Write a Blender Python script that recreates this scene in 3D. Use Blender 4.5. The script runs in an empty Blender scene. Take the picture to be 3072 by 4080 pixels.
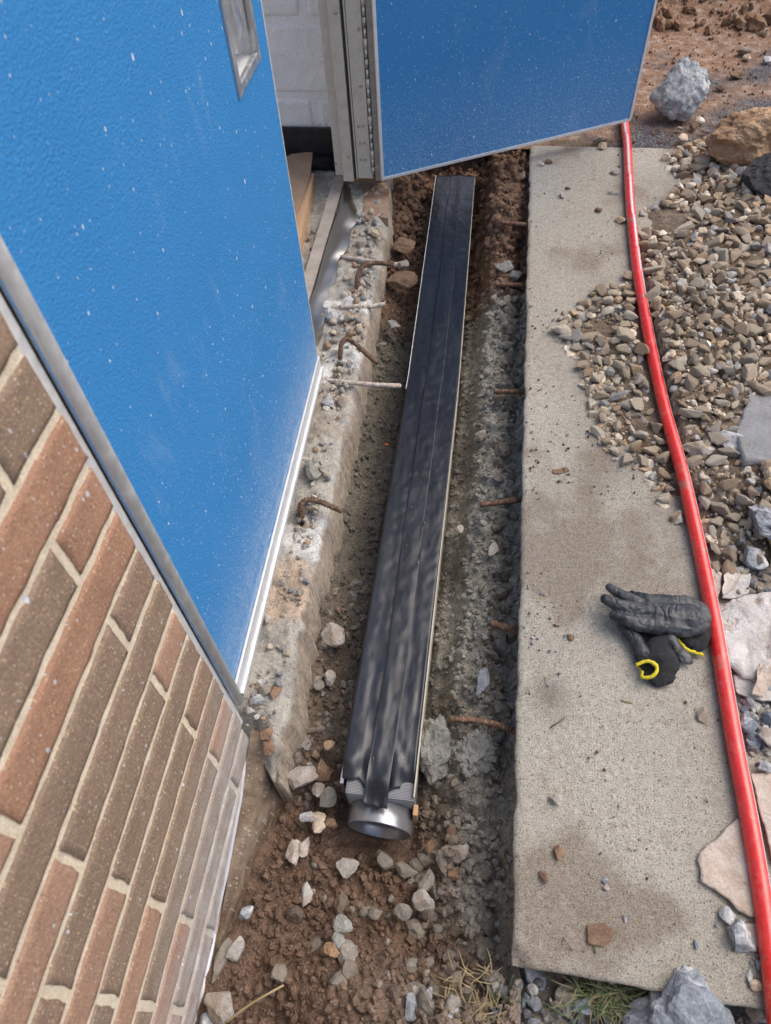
import bpy, bmesh, math, random
import numpy as np
from mathutils import Matrix, Vector, Euler, Quaternion

S = bpy.context.scene
COL = S.collection
rnd = random.Random(7)
RG = np.random.default_rng(11)

# ------------------------------------------------------------------ camera
F_PX, CX, CY, W_PX, H_PX = 2850.0, 1536.0, 2040.0, 3072, 4080
_p, _y, _r = math.radians(53.194), math.radians(-11.033), math.radians(-4.411)
_fw = np.array([math.sin(_y)*math.cos(_p), math.cos(_y)*math.cos(_p), -math.sin(_p)])
_rt = np.array([math.cos(_y), -math.sin(_y), 0.0]); _up = np.cross(_rt, _fw)
_rt, _up = math.cos(_r)*_rt+math.sin(_r)*_up, -math.sin(_r)*_rt+math.cos(_r)*_up
CAMZ = 1.2
cam = bpy.data.cameras.new('camera'); co = bpy.data.objects.new('camera', cam); COL.objects.link(co)
M = Matrix(((_rt[0], _up[0], -_fw[0], 0), (_rt[1], _up[1], -_fw[1], 0), (_rt[2], _up[2], -_fw[2], CAMZ), (0, 0, 0, 1)))
co.matrix_world = M
cam.sensor_fit = 'VERTICAL'; cam.sensor_height = 24.0; cam.lens = 24.0*F_PX/H_PX
cam.clip_start = 0.02; cam.clip_end = 400
cam.dof.use_dof = True; cam.dof.focus_distance = 1.55; cam.dof.aperture_fstop = 5.0
S.camera = co
S.view_settings.view_transform = 'Standard'; S.view_settings.look = 'None'
S.view_settings.gamma = 1; S.view_settings.use_curve_mapping = False
S.view_settings.exposure = 0.62
S.render.engine = 'CYCLES'
S.cycles.use_denoising = True
# ------------------------------------------------------------------ light: bright overcast, sky opens over the right-hand side
SUN_EL, SUN_AZ = math.radians(55), math.radians(60)      # azimuth from +Y towards +X
w = bpy.data.worlds.new('World'); S.world = w; w.use_nodes = True
nt = w.node_tree; bg = nt.nodes['Background']
sky = nt.nodes.new('ShaderNodeTexSky'); sky.sky_type = 'NISHITA'; sky.sun_disc = False
sky.sun_elevation = SUN_EL; sky.sun_rotation = SUN_AZ
sky.air_density = 1.0; sky.dust_density = 4.0; sky.ozone_density = 1.0
nt.links.new(sky.outputs[0], bg.inputs[0]); bg.inputs[1].default_value = 0.15
sl = bpy.data.lights.new('sun', 'SUN'); sl.energy = 1.05; sl.angle = math.radians(60); sl.color = (1.0, 0.95, 0.88)
so = bpy.data.objects.new('sun', sl); COL.objects.link(so)
d = Vector((math.sin(SUN_AZ)*math.cos(SUN_EL), math.cos(SUN_AZ)*math.cos(SUN_EL), math.sin(SUN_EL)))
so.rotation_euler = d.to_track_quat('Z', 'Y').to_euler(); so.location = d*20

# ------------------------------------------------------------------ helpers
def ray(x, y): return (x-CX)/F_PX*_rt-(y-CY)/F_PX*_up+_fw
def onZ(x, y, z=0.0):
    d = ray(x, y); return np.array([0, 0, CAMZ])+d*((z-CAMZ)/d[2])
def onX(x, y, X):
    d = ray(x, y); return np.array([0, 0, CAMZ])+d*(X/d[0])
def onY(x, y, Y):
    d = ray(x, y); return np.array([0, 0, CAMZ])+d*(Y/d[1])
def ppm(p):                                              # photograph pixels per metre at a place
    return F_PX/float((np.asarray(p, float)-[0, 0, CAMZ])@_fw)

def tag(o, label=None, cat=None, group=None, kind=None):
    if label: o['label'] = label
    if cat: o['category'] = cat; o['kind'] = 'thing'
    if group: o['group'] = group
    if kind: o['kind'] = kind
    return o
def link(name, me, m=None, parent=None, loc=None):
    o = bpy.data.objects.new(name, me); COL.objects.link(o)
    if m is not None and me is not None and len(me.materials) == 0: me.materials.append(m)
    if parent is not None: o.parent = parent
    if loc is not None: o.location = loc
    return o
def empty(name, loc=(0, 0, 0), rz=0):
    o = bpy.data.objects.new(name, None); COL.objects.link(o); o.location = loc; o.rotation_euler = (0, 0, rz)
    o.empty_display_size = 0.02; return o
def mesh(name, V, Fc, smooth=True, col=None):
    me = bpy.data.meshes.new(name); V = np.asarray(V, np.float32)
    if isinstance(Fc, np.ndarray):
        k = Fc.shape[1]; n = len(Fc)
        me.vertices.add(len(V)); me.vertices.foreach_set('co', V.ravel())
        me.loops.add(n*k); me.loops.foreach_set('vertex_index', Fc.astype(np.int32).ravel())
        me.polygons.add(n); me.polygons.foreach_set('loop_start', (np.arange(n)*k).astype(np.int32))
        me.update(calc_edges=True)
    else:
        me.from_pydata([tuple(v) for v in V.tolist()], [], Fc)
    me.polygons.foreach_set('use_smooth', np.full(len(me.polygons), smooth))
    if col is not None:
        a = me.color_attributes.new('Col', 'FLOAT_COLOR', 'POINT')
        c4 = np.ones((len(V), 4), np.float32); c4[:, :3] = col; a.data.foreach_set('color', c4.ravel())
    me.validate(); me.update(); return me
def _h(i, j, k, s):
    n = (i*374761393+j*668265263+k*2147483647+s*974634777) & 0xffffffff
    n = ((n ^ (n >> 13))*1274126177) & 0xffffffff
    n = ((n ^ (n >> 16))*2246822519) & 0xffffffff
    return ((n ^ (n >> 15)) & 0xffffff)/float(0xffffff)
def vn(P, f=1.0, s=0):
    P = np.asarray(P, float)*f+1000.0; I = np.floor(P).astype(np.int64); T = P-I; T = T*T*(3-2*T)
    x, y, z = I[..., 0], I[..., 1], I[..., 2]; tx, ty, tz = T[..., 0], T[..., 1], T[..., 2]
    def L(a, b, t): return a+(b-a)*t
    r = L(L(L(_h(x, y, z, s), _h(x+1, y, z, s), tx), L(_h(x, y+1, z, s), _h(x+1, y+1, z, s), tx), ty),
          L(L(_h(x, y, z+1, s), _h(x+1, y, z+1, s), tx), L(_h(x, y+1, z+1, s), _h(x+1, y+1, z+1, s), tx), ty), tz)
    return r*2-1
def fbm(P, f=1.0, o=4, s=0, g=.5):
    a, t = 1.0, 0
    for k in range(o): t = t+a*vn(P, f, s+k*17); f *= 2.03; a *= g
    return t
def P3(x, y, z=0): 
    x = np.asarray(x, float); return np.stack([x, np.broadcast_to(y, x.shape), np.broadcast_to(z, x.shape)], -1)
def sst(a, b, x): 
    t = np.clip((x-a)/(b-a), 0, 1); return t*t*(3-2*t)
def gridmesh(xs, ys, zf, cf=None, skirt=None):
    X, Y = np.meshgrid(xs, ys); Z = zf(X, Y); C = cf(X, Y, Z) if cf else None
    ny, nx = X.shape; V = np.stack([X, Y, Z], -1).reshape(-1, 3)
    i = (np.arange(ny-1)[:, None]*nx+np.arange(nx-1)[None, :]).ravel()
    Q = np.stack([i, i+1, i+nx+1, i+nx], 1)
    if C is not None: C = C.reshape(-1, 3)
    return V, Q, C
def lerp(a, b, t):
    a = np.asarray(a, float); b = np.asarray(b, float); t = np.asarray(t)[..., None]; return a*(1-t)+b*t

# box with chamfered edges, as verts/faces
def bm_box(bm, x0, x1, y0, y1, z0, z1, bev=0.0, mat=None):
    r = bmesh.ops.create_cube(bm, size=1)
    vs = r['verts']
    for v in vs:
        v.co = Vector(((x0+x1)/2+v.co.x*(x1-x0), (y0+y1)/2+v.co.y*(y1-y0), (z0+z1)/2+v.co.z*(z1-z0)))
    if bev > 0:
        es = list({e for v in vs for e in v.link_edges})
        bmesh.ops.bevel(bm, geom=es, offset=bev, segments=2, affect='EDGES', profile=.6)
def boxobj(name, b, m, parent=None, bev=0.0008, T=None):
    bm = bmesh.new(); bm_box(bm, *b, bev=bev)
    if T is not None: bm.transform(T)
    me = bpy.data.meshes.new(name); bm.to_mesh(me); bm.free()
    return link(name, me, m, parent)
def bm_obj(name, bm, m, parent=None, smooth=False, T=None):
    if T is not None: bm.transform(T)
    bmesh.ops.recalc_face_normals(bm, faces=bm.faces)
    me = bpy.data.meshes.new(name); bm.to_mesh(me); bm.free()
    if smooth: me.polygons.foreach_set('use_smooth', np.ones(len(me.polygons), bool))
    return link(name, me, m, parent)
def tube(path, rad, n=12, cap=True, flat=1.0, rfun=None):
    P = np.asarray(path, float); m = len(P)
    T = np.gradient(P, axis=0); T /= np.linalg.norm(T, axis=1)[:, None]
    N = np.cross(T[0], [0, 0, 1.0]); 
    if np.linalg.norm(N) < 1e-4: N = np.cross(T[0], [1.0, 0, 0])
    N /= np.linalg.norm(N); V = []
    s = np.r_[0, np.cumsum(np.linalg.norm(np.diff(P, axis=0), axis=1))]
    ang = np.arange(n)/n*2*np.pi
    for i in range(m):
        N = N-(N@T[i])*T[i]; N /= np.linalg.norm(N); B = np.cross(T[i], N)
        r = (rad[i] if hasattr(rad, '__len__') else rad)*np.ones(n)
        if rfun is not None: r = r*rfun(s[i], ang)
        V.append(P[i]+np.outer(np.cos(ang)*r, N)+np.outer(np.sin(ang)*r, B)*flat)
    V = np.concatenate(V)
    i = (np.arange(m-1)[:, None]*n+np.arange(n)[None, :]); j = (np.arange(m-1)[:, None]*n+(np.arange(n)[None, :]+1) % n)
    Q = np.stack([i, j, j+n, i+n], -1).reshape(-1, 4).tolist()
    if cap: Q += [list(range(n))[::-1], list(range((m-1)*n, m*n))]
    return V, Q
def spline(pts, step=0.01):
    P = np.asarray(pts, float); P = np.vstack([2*P[0]-P[1], P, 2*P[-1]-P[-2]]); out = []
    for i in range(1, len(P)-2):
        n = max(2, int(np.linalg.norm(P[i+1]-P[i])/step))
        for t in np.arange(n)/n:
            a, b, c, e = P[i-1], P[i], P[i+1], P[i+2]
            out.append(.5*((2*b)+(-a+c)*t+(2*a-5*b+4*c-e)*t*t+(-a+3*b-3*c+e)*t**3))
    out.append(P[-2]); return np.array(out)

# ------------------------------------------------------------------ material kit
class G:
    def __init__(s, name):
        s.m = bpy.data.materials.new(name); s.m.use_nodes = True; s.t = s.m.node_tree
        s.b = s.t.nodes['Principled BSDF']; s.tc = None
    def n(s, ty, props=None, **inp):
        nd = s.t.nodes.new('ShaderNode'+ty)
        for k, v in (props or {}).items(): setattr(nd, k, v)
        for k, v in inp.items(): s.set(nd.inputs[k.replace('_', ' ')] if k.replace('_', ' ') in nd.inputs else nd.inputs[int(k[1:])], v)
        return nd
    def set(s, sock, v):
        if isinstance(v, bpy.types.NodeSocket): s.t.links.new(v, sock)
        elif isinstance(v, (tuple, list)) and len(v) == 3 and sock.type == 'RGBA': sock.default_value = (*v, 1)
        else: sock.default_value = v
    def co(s, scale=None):
        if s.tc is None: s.tc = s.t.nodes.new('ShaderNodeTexCoord').outputs['Object']
        if scale is None: return s.tc
        return s.n('Mapping', None, Vector=s.tc, Scale=scale).outputs[0]
    def noise(s, sc, det=4, rough=.55, vec=None, dist=0.0):
        return s.n('TexNoise', None, Vector=vec or s.co(), Scale=sc, Detail=det, Roughness=rough, Distortion=dist).outputs[0]
    def vor(s, sc, vec=None, feat='F1', out='Distance', rnd_=1.0):
        q = s.n('TexVoronoi', {'feature': feat}, Vector=vec or s.co(), Scale=sc, Randomness=rnd_).outputs[out]
        return s.n('SeparateColor', None, Color=q).outputs[0] if out == 'Color' else q
    def flat(s, vec, axes='yz', sc=(1, 1)):
        q = s.n('SeparateXYZ', None, Vector=vec).outputs; ix = {'x': 0, 'y': 1, 'z': 2}
        return s.n('CombineXYZ', None, X=s.math('MULTIPLY', q[ix[axes[0]]], sc[0]), Y=s.math('MULTIPLY', q[ix[axes[1]]], sc[1])).outputs[0]
    def spots(s, sc, th, r, vec, k=1.0, soft=.6):
        nd = s.n('TexVoronoi', {'voronoi_dimensions': '2D'}, Vector=vec, Scale=sc)
        cc = s.n('SeparateColor', None, Color=nd.outputs['Color']).outputs
        rr = s.math('MULTIPLY', cc[1], r); rr = s.math('MULTIPLY_ADD', rr, .7, r*.3)
        inside = s.math('LESS_THAN', nd.outputs['Distance'], rr)
        return s.math('MULTIPLY', s.math('MULTIPLY', inside, s.math('GREATER_THAN', cc[0], th)), k)
    def ramp(s, v, stops):
        nd = s.n('ValToRGB', None, Fac=v); r = nd.color_ramp
        while len(r.elements) > 1: r.elements.remove(r.elements[-1])
        for i, (p, c) in enumerate(stops):
            e = r.elements[0] if i == 0 else r.elements.new(p)
            e.position = p; e.color = (c, c, c, 1) if not hasattr(c, '__len__') else (*c, 1)
        return nd.outputs[0]
    def mix(s, f, a, b, mode='MIX'):
        nd = s.n('Mix', {'data_type': 'RGBA', 'blend_type': mode}); s.set(nd.inputs[0], f); s.set(nd.inputs[6], a); s.set(nd.inputs[7], b)
        return nd.outputs[2]
    def math(s, op, a, b=0.0, c=None):
        nd = s.n('Math', {'operation': op}); s.set(nd.inputs[0], a); s.set(nd.inputs[1], b)
        if c is not None: s.set(nd.inputs[2], c)
        return nd.outputs[0]
    def attr(s, name='Col'): return s.n('Attribute', {'attribute_name': name}).outputs['Color']
    def rand(s): return s.n('ObjectInfo').outputs['Random']
    def bump(s, h, st=.5, d=.001, nrm=None):
        nd = s.n('Bump', None, Height=h, Strength=st, Distance=d)
        if nrm is not None: s.set(nd.inputs['Normal'], nrm)
        return nd.outputs[0]
    def out(s, col, rough=.8, nrm=None, metal=0.0, spec=None, **kw):
        s.set(s.b.inputs['Base Color'], col); s.set(s.b.inputs['Roughness'], rough); s.set(s.b.inputs['Metallic'], metal)
        if nrm is not None: s.set(s.b.inputs['Normal'], nrm)
        if spec is not None: s.set(s.b.inputs['Specular IOR Level'], spec)
        for k, v in kw.items(): s.set(s.b.inputs[k.replace('_', ' ')], v)
        return s.m

def m_earth(name, rough=.93, fine=1.0, wetspec=.25):
    g = G(name); c = g.attr()
    n1 = g.noise(60, 6, .65); n2 = g.noise(420, 4, .6); v = g.vor(330, out='Color')
    c = g.mix(.75, c, g.ramp(n1, [(.3, .55), (.7, 1.35)]), 'MULTIPLY')
    c = g.mix(.7, c, g.ramp(n2, [(.3, .5), (.72, 1.45)]), 'MULTIPLY')
    sp = g.vor(260); spm = g.math('MULTIPLY', g.ramp(sp, [(.12, 1.0), (.2, 0.0)]), g.ramp(g.vor(260, out='Color'), [(.62, 0.0), (.66, 1.0)]))
    c = g.mix(spm, c, (.40, .36, .30))
    h = g.math('ADD', g.math('MULTIPLY', n1, 1.0), g.math('ADD', g.math('MULTIPLY', n2, .45), g.math('MULTIPLY', g.vor(190), -.6)))
    return g.out(c, rough, g.bump(h, 1.0, .006*fine), spec=wetspec)
def m_stone(name, cols, use_attr=False, vein=None, bump=.0035, scale=1.0, dust=None):
    g = G(name)
    if use_attr: c = g.attr()
    else: c = g.ramp(g.rand(), [(i/max(1, len(cols)-1), q) for i, q in enumerate(cols)])
    off = g.n('Mapping', None, Vector=g.co(), Location=g.n('CombineXYZ', None, X=g.math('MULTIPLY', g.rand(), 37.0), Y=g.math('MULTIPLY', g.rand(), 91.0)).outputs[0]).outputs[0]
    n1 = g.noise(70*scale, 5, .65, off); n2 = g.noise(380*scale, 4, .65, off); n3 = g.noise(18*scale, 3, .5, off)
    c = g.mix(.8, c, g.ramp(n1, [(.3, .62), (.7, 1.3)]), 'MULTIPLY')
    c = g.mix(.8, c, g.ramp(n2, [(.28, .55), (.72, 1.4)]), 'MULTIPLY')
    if vein is not None:
        c = g.mix(g.ramp(g.noise(30*scale, 6, .7, off, 1.2), [(.50, 0.0), (.60, .85)]), c, vein)
    if dust is not None:
        c = g.mix(g.ramp(n3, [(.42, 0.0), (.62, .8)]), c, dust)
    h = g.math('ADD', n1, g.math('MULTIPLY', n2, .35))
    return g.out(c, .9, g.bump(h, 1.0, bump), spec=.25)

M_soil = m_earth('soil'); M_clod = m_earth('soil_clods', fine=.5)
M_gravel = m_stone('crushed_stone', [(.36, .27, .19), (.54, .44, .32), (.66, .56, .435), (.43, .31, .20), (.70, .62, .50), (.53, .46, .37), (.47, .36, .25), (.42, .40, .37)])
M_gravel_mass = m_stone('crushed_stone_mass', None, use_attr=True)
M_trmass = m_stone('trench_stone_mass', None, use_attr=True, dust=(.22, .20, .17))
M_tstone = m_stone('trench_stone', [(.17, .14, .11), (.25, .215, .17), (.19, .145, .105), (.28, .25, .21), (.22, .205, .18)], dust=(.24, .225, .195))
M_grey = m_stone('grey_limestone', [(.24, .25, .265), (.30, .31, .325), (.34, .34, .34)], vein=(.60, .59, .57), scale=.8)
M_white = m_stone('pale_stone', [(.44, .41, .365), (.37, .35, .32), (.43, .41, .39)], dust=(.27, .20, .14))
M_brown = m_stone('brown_stone', [(.25, .155, .098), (.19, .122, .082), (.22, .14, .09)], scale=.9)
M_tan = m_stone('tan_boulder', [(.50, .33, .20)], scale=.6, bump=.012, dust=(.24, .145, .085))
M_blue = m_stone('blue_grey_stone', [(.20, .225, .26), (.24, .26, .285), (.15, .165, .185)], vein=(.44, .45, .46), scale=.7)
M_cemlump = m_stone('cement_lump', [(.26, .255, .225), (.33, .33, .30)], scale=1.2, bump=.005)

def m_concrete():
    g = G('broom_concrete'); c = g.attr()
    n2 = g.noise(520, 4, .7); n1 = g.noise(95, 5, .7); n0 = g.noise(9, 4, .6)
    c = g.mix(.95, c, g.ramp(n2, [(.32, .45), (.5, 1.0), (.68, 1.5)]), 'MULTIPLY')
    c = g.mix(.6, c, g.ramp(n1, [(.3, .7), (.7, 1.25)]), 'MULTIPLY')
    c = g.mix(g.ramp(g.math('ADD', g.math('MULTIPLY', g.noise(34, 7, .75), .7), g.math('MULTIPLY', n0, .35)), [(.58, 0.0), (.66, .5)]), c, (.24, .17, .12))
    c = g.mix(g.math('MULTIPLY', g.ramp(g.noise(120, 6, .8), [(.58, 0.0), (.64, .6)]), g.ramp(g.noise(6, 4, .6), [(.45, .05), (.62, 1.0)])), c, (.21, .145, .10))
    c = g.mix(g.ramp(g.noise(48, 6, .75), [(.60, 0.0), (.68, .55)]), c, (.46, .45, .43))
    c = g.mix(g.spots(210, .70, .30, g.co(), .7), c, (.17, .11, .07)); c = g.mix(g.spots(170, .80, .26, g.co((1, 1.2, 1)), .6), c, (.15, .15, .16))
    c = g.mix(g.spots(260, .72, .28, g.co((1.1, 1, 1)), .7), c, (.48, .46, .43)); c = g.mix(g.spots(60, .82, .12, g.co(), .8), c, (.20, .12, .075))
    h = g.math('ADD', n2, g.math('MULTIPLY', n1, .8))
    return g.out(c, .9, g.bump(h, 1.0, .004), spec=.25)
M_conc = m_concrete()
def m_ledge():
    g = G('old_concrete'); c = g.attr()
    n2 = g.noise(480, 4, .7); n1 = g.noise(70, 6, .7)
    c = g.mix(.7, c, g.ramp(n2, [(.3, .6), (.7, 1.35)]), 'MULTIPLY')
    c = g.mix(.75, c, g.ramp(n1, [(.3, .6), (.7, 1.3)]), 'MULTIPLY')
    c = g.mix(g.spots(190, .66, .32, g.co(), .65), c, (.20, .17, .14)); c = g.mix(g.spots(150, .74, .30, g.co((1, 1.1, 1)), .6), c, (.60, .57, .52))
    return g.out(c, .92, g.bump(g.math('ADD', n1, g.math('MULTIPLY', n2, .5)), 1.0, .008), spec=.2)
M_ledge = m_ledge()
def m_asphalt():
    g = G('asphalt'); base = g.ramp(g.vor(230, out='Color'), [(0, (.035, .035, .042)), (.7, (.08, .08, .09)), (1, (.20, .20, .21))])
    base = g.mix(.6, base, g.ramp(g.noise(300, 3), [(.3, .5), (.7, 1.6)]), 'MULTIPLY')
    big = g.noise(3.2, 6, .62, dist=.5)
    grad = g.n('SeparateXYZ', None, Vector=g.co()).outputs
    far = g.math('MULTIPLY_ADD', grad[1], .42, -1.30)          # more dirt tracked over it farther out
    lft = g.math('MULTIPLY_ADD', grad[0], -.30, .22)
    dm = g.math('ADD', g.math('ADD', g.math('MULTIPLY', big, 1.15), far), lft)
    dm = g.math('ADD', dm, g.math('MULTIPLY', g.noise(160, 4, .7), .35))
    dirt = g.ramp(g.noise(26, 6, .7), [(.3, (.16, .088, .050)), (.5, (.26, .155, .098)), (.70, (.42, .35, .29))])
    dirt = g.mix(.6, dirt, g.ramp(g.noise(260, 4, .7), [(.3, .5), (.7, 1.5)]), 'MULTIPLY')
    c = g.mix(g.ramp(dm, [(.5, 0.0), (.74, 1.0)]), base, dirt)
    h = g.math('ADD', g.vor(230), g.noise(120, 5))
    return g.out(c, .9, g.bump(h, 1.0, .003), spec=.3)
M_asphalt = m_asphalt()

BRICKC = {'b': (.245, .175, .128), 'r': (.34, .19, .125), 'm': (.265, .18, .13), 'p': (.36, .22, .155), 'd': (.215, .16, .122)}
def m_brick(key):
    g = G('brick_'+key); c = BRICKC[key]
    off = g.n('Mapping', None, Vector=g.co(), Location=g.n('CombineXYZ', None, X=g.math('MULTIPLY', g.rand(), 13.0), Y=g.math('MULTIPLY', g.rand(), 7.0)).outputs[0]).outputs[0]
    c2 = tuple(a*.80 for a in c)
    col = g.mix(g.ramp(g.noise(14, 5, .6, off), [(.35, 0.0), (.7, 1.0)]), c, c2)
    col = g.mix(.5, col, g.ramp(g.noise(260, 4, .7, off), [(.3, .6), (.7, 1.4)]), 'MULTIPLY')
    v = g.vor(270, off); vc = g.vor(270, off, out='Color')
    fy = g.flat(off, 'yz'); col = g.mix(g.spots(330, .55, .30, fy, .75), col, (.50, .36, .20)); col = g.mix(g.spots(200, .78, .25, fy, .8), col, (.56, .44, .27))
    v = g.vor(95, off); vc = g.vor(95, off, out='Color')
    col = g.mix(g.spots(240, .80, .25, g.flat(off, 'yz', (1, 1.1)), .7), col, (.06, .045, .035))
    # lime splashes and the pale tide line near the old grade, in world space
    wp = g.n('NewGeometry').outputs['Position']; sx = g.n('SeparateXYZ', None, Vector=wp).outputs
    col = splash(g, col, wp, sx)
    h = g.math('ADD', g.noise(210, 4, .7, off), g.math('MULTIPLY', g.noise(30, 3, .5, off), .6))
    return g.out(col, .8, g.bump(h, .8, .0018), spec=.3)
def splash(g, col, wp, sx):
    f2 = g.flat(wp, 'yz', (1, .6)); f2 = g.n('VectorMath', {'operation': 'ADD'}, i0=f2, i1=g.n('VectorMath', {'operation': 'SCALE'}, i0=g.n('TexNoise', None, Vector=wp, Scale=260.0).outputs['Color'], Scale=.002).outputs[0]).outputs[0]
    for sc, th, r in ((16, .72, .05), (42, .80, .08), (100, .86, .11)):
        col = g.mix(g.spots(sc, th, r, f2, .8), col, (.50, .54, .58))
    # height along the old grade line: z0 = -0.04 at y=.39 falling to -0.13 at y=-.02
    line = g.math('MULTIPLY_ADD', sx[1], .21, -.122)
    dz = g.math('SUBTRACT', sx[2], line)
    st = g.n('Mapping', None, Vector=wp, Scale=(1, 3, 22)).outputs[0]
    nz = g.noise(9, 6, .75, st); dz2 = g.math('ADD', dz, g.math('MULTIPLY', g.math('SUBTRACT', nz, .5), .10))
    haze = g.math('MULTIPLY', g.ramp(dz2, [(-.0, 1.0), (.10, .7), (.30, 0.0)]), g.ramp(g.noise(30, 6, .7, wp), [(.32, .25), (.66, .95)]))
    col = g.mix(haze, col, (.46, .45, .45))
    band = g.ramp(g.math('ABSOLUTE', g.math('ADD', dz, g.math('MULTIPLY', g.math('SUBTRACT', g.noise(22, 4, .6, wp), .5), .012))), [(.0, .95), (.008, .85), (.016, 0.0)])
    col = g.mix(band, col, (.70, .72, .76))
    low = g.ramp(g.math('ADD', dz, g.math('MULTIPLY', g.math('SUBTRACT', nz, .5), .03)), [(0.0, 1.0), (.001, 0.0)])
    low = g.math('LESS_THAN', g.math('ADD', dz, g.math('MULTIPLY', g.math('SUBTRACT', g.noise(25, 3, .5, wp), .5), .008)), -.006)
    dirt = g.ramp(g.noise(7, 7, .75, st), [(.28, (.12, .072, .042)), (.46, (.24, .155, .095)), (.62, (.36, .27, .19)), (.8, (.52, .49, .44))])
    return g.mix(g.math('MULTIPLY', low, .88), col, dirt)
M_bricks = {k: m_brick(k) for k in BRICKC}
def m_mortar():
    g = G('mortar'); c = g.ramp(g.noise(60, 5, .65), [(.3, (.60, .51, .38)), (.7, (.76, .67, .52))])
    c = g.mix(.7, c, g.ramp(g.noise(500, 3, .7), [(.3, .6), (.7, 1.35)]), 'MULTIPLY')
    wp = g.n('NewGeometry').outputs['Position']; sx = g.n('SeparateXYZ', None, Vector=wp).outputs
    c = splash(g, c, wp, sx)
    return g.out(c, .92, g.bump(g.noise(400, 4, .7), .9, .002), spec=.2)
M_mortar = m_mortar()
def m_frp():
    g = G('blue_pebbled_panel'); 
    v = g.vor(400, feat='SMOOTH_F1'); n = g.noise(700, 2, .5)
    c = g.mix(g.ramp(g.noise(5, 5, .6), [(.3, 0.0), (.8, .5)]), (.030, .200, .48), (.042, .235, .53))
    f2 = g.flat(g.n('TexCoord').outputs['Object'], 'xz', (1, .62)); f2 = g.n('VectorMath', {'operation': 'ADD'}, i0=f2, i1=g.n('VectorMath', {'operation': 'SCALE'}, i0=g.n('TexNoise', None, Vector=g.co(), Scale=300.0).outputs['Color'], Scale=.0016).outputs[0]).outputs[0]
    zl = g.ramp(g.n('SeparateXYZ', None, Vector=g.n('NewGeometry').outputs['Position']).outputs[2], [(.1, 1.0), (.6, .12)])
    for sc, th, r, k in ((12, .55, .030, .95), (34, .72, .050, .9), (75, .84, .075, .85)):
        c = g.mix(g.spots(sc, th, r, f2, k), c, (.60, .64, .68))
    c = g.mix(g.math('MULTIPLY', g.spots(130, .70, .16, f2, .85), zl), c, (.58, .64, .70))
    sm = g.math('MULTIPLY', g.ramp(g.noise(13, 6, .7, g.co((1, 1, .35)), .6), [(.57, 0.0), (.74, .26)]), g.ramp(g.noise(240, 3, .7), [(.35, .2), (.65, 1.0)]))
    c = g.mix(sm, c, (.42, .50, .60))
    zz = g.n('SeparateXYZ', None, Vector=g.n('NewGeometry').outputs['Position']).outputs[2]
    wp_ = g.n('NewGeometry').outputs['Position']
    yy_ = g.math('LESS_THAN', g.n('SeparateXYZ', None, Vector=wp_).outputs[1], 1.5)
    c = g.mix(g.math('MULTIPLY', g.math('MULTIPLY', yy_, g.ramp(zz, [(.11, .65), (.135, .3), (.26, 0.0)])), g.ramp(g.noise(30, 7, .78), [(.38, 0.0), (.62, 1.0)])), c, (.50, .56, .62))
    lowd = g.math('MULTIPLY', g.ramp(zz, [(.10, .40), (.36, 0.0)]), g.ramp(g.noise(170, 6, .75), [(.45, 0.0), (.62, 1.0)]))
    c = g.mix(lowd, c, (.50, .56, .62))
    return g.out(c, .48, g.bump(g.math('ADD', g.math('MULTIPLY', v, -1.0), g.math('MULTIPLY', n, .5)), .8, .0011), spec=.35)
M_frp = m_frp()
def m_metal(name, c, rough=.38, dirt=.35, spots=True, metal=.85):
    g = G(name); n = g.noise(35, 6, .7)
    col = g.mix(g.ramp(n, [(.45, 0.0), (.75, dirt)]), c, tuple(a*.5 for a in c))
    if spots:
        v = g.vor(130); vc = g.vor(130, out='Color')
        col = g.mix(g.math('MULTIPLY', g.ramp(v, [(.10, 1.0), (.2, 0.0)]), g.ramp(vc, [(.78, 0.0), (.81, .9)])), col, (.75, .76, .78))
    return g.out(col, g.ramp(g.noise(80, 4), [(.3, rough*.8), (.7, min(1, rough*1.5))]), g.bump(g.noise(300, 3), .2, .0004), metal=metal)
M_alu = m_metal('anodised_aluminium', (.55, .56, .57)); M_jamb = m_metal('weathered_aluminium', (.52, .49, .44), .5, .4, metal=.35)
M_alu_white = m_metal('dusty_aluminium', (.70, .71, .72), .5, .3, metal=.5)
M_steel = m_metal('screw_steel', (.42, .40, .37), .35, .5, False)
M_dark = G('dark_seal').out((.05, .04, .035), .8)
M_film = G('bright_thin_sheet').out((.50, .47, .43), .3, None, metal=1.0)
def m_block():
    g = G('painted_block'); c = g.mix(g.ramp(g.noise(8, 4), [(.3, 0.0), (.7, 1.0)]), (.76, .76, .77), (.82, .82, .82))
    v = g.vor(60); vc = g.vor(60, out='Color')
    c = g.mix(g.math('MULTIPLY', g.ramp(v, [(.05, 1.0), (.12, 0.0)]), g.ramp(vc, [(.93, 0.0), (.95, .8)])), c, (.25, .22, .2))
    return g.out(c, .55, g.bump(g.math('ADD', g.noise(110, 5, .7), g.math('MULTIPLY', g.vor(140), .5)), .7, .003), spec=.4)
M_block = m_block()
def m_simple(name, ca, cb, sc=40, rough=.8, b=.001, spec=.4, mapping=None, **kw):
    g = G(name); v = g.co(mapping) if mapping else g.co()
    c = g.mix(g.ramp(g.noise(sc, 6, .65, v), [(.3, 0.0), (.7, 1.0)]), ca, cb)
    return g.out(c, rough, g.bump(g.noise(sc*6, 4, .7, v), .7, b), spec=spec, **kw)
M_base = m_simple('black_rubber_base', (.008, .008, .010), (.03, .03, .035), 30, .35)
M_kraft = m_simple('kraft_board', (.30, .20, .13), (.40, .285, .20), 18, .85)
M_wood = m_simple('raw_timber', (.42, .24, .12), (.60, .40, .24), 20, .8, .001, .3, (1, .12, 1))
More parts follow.
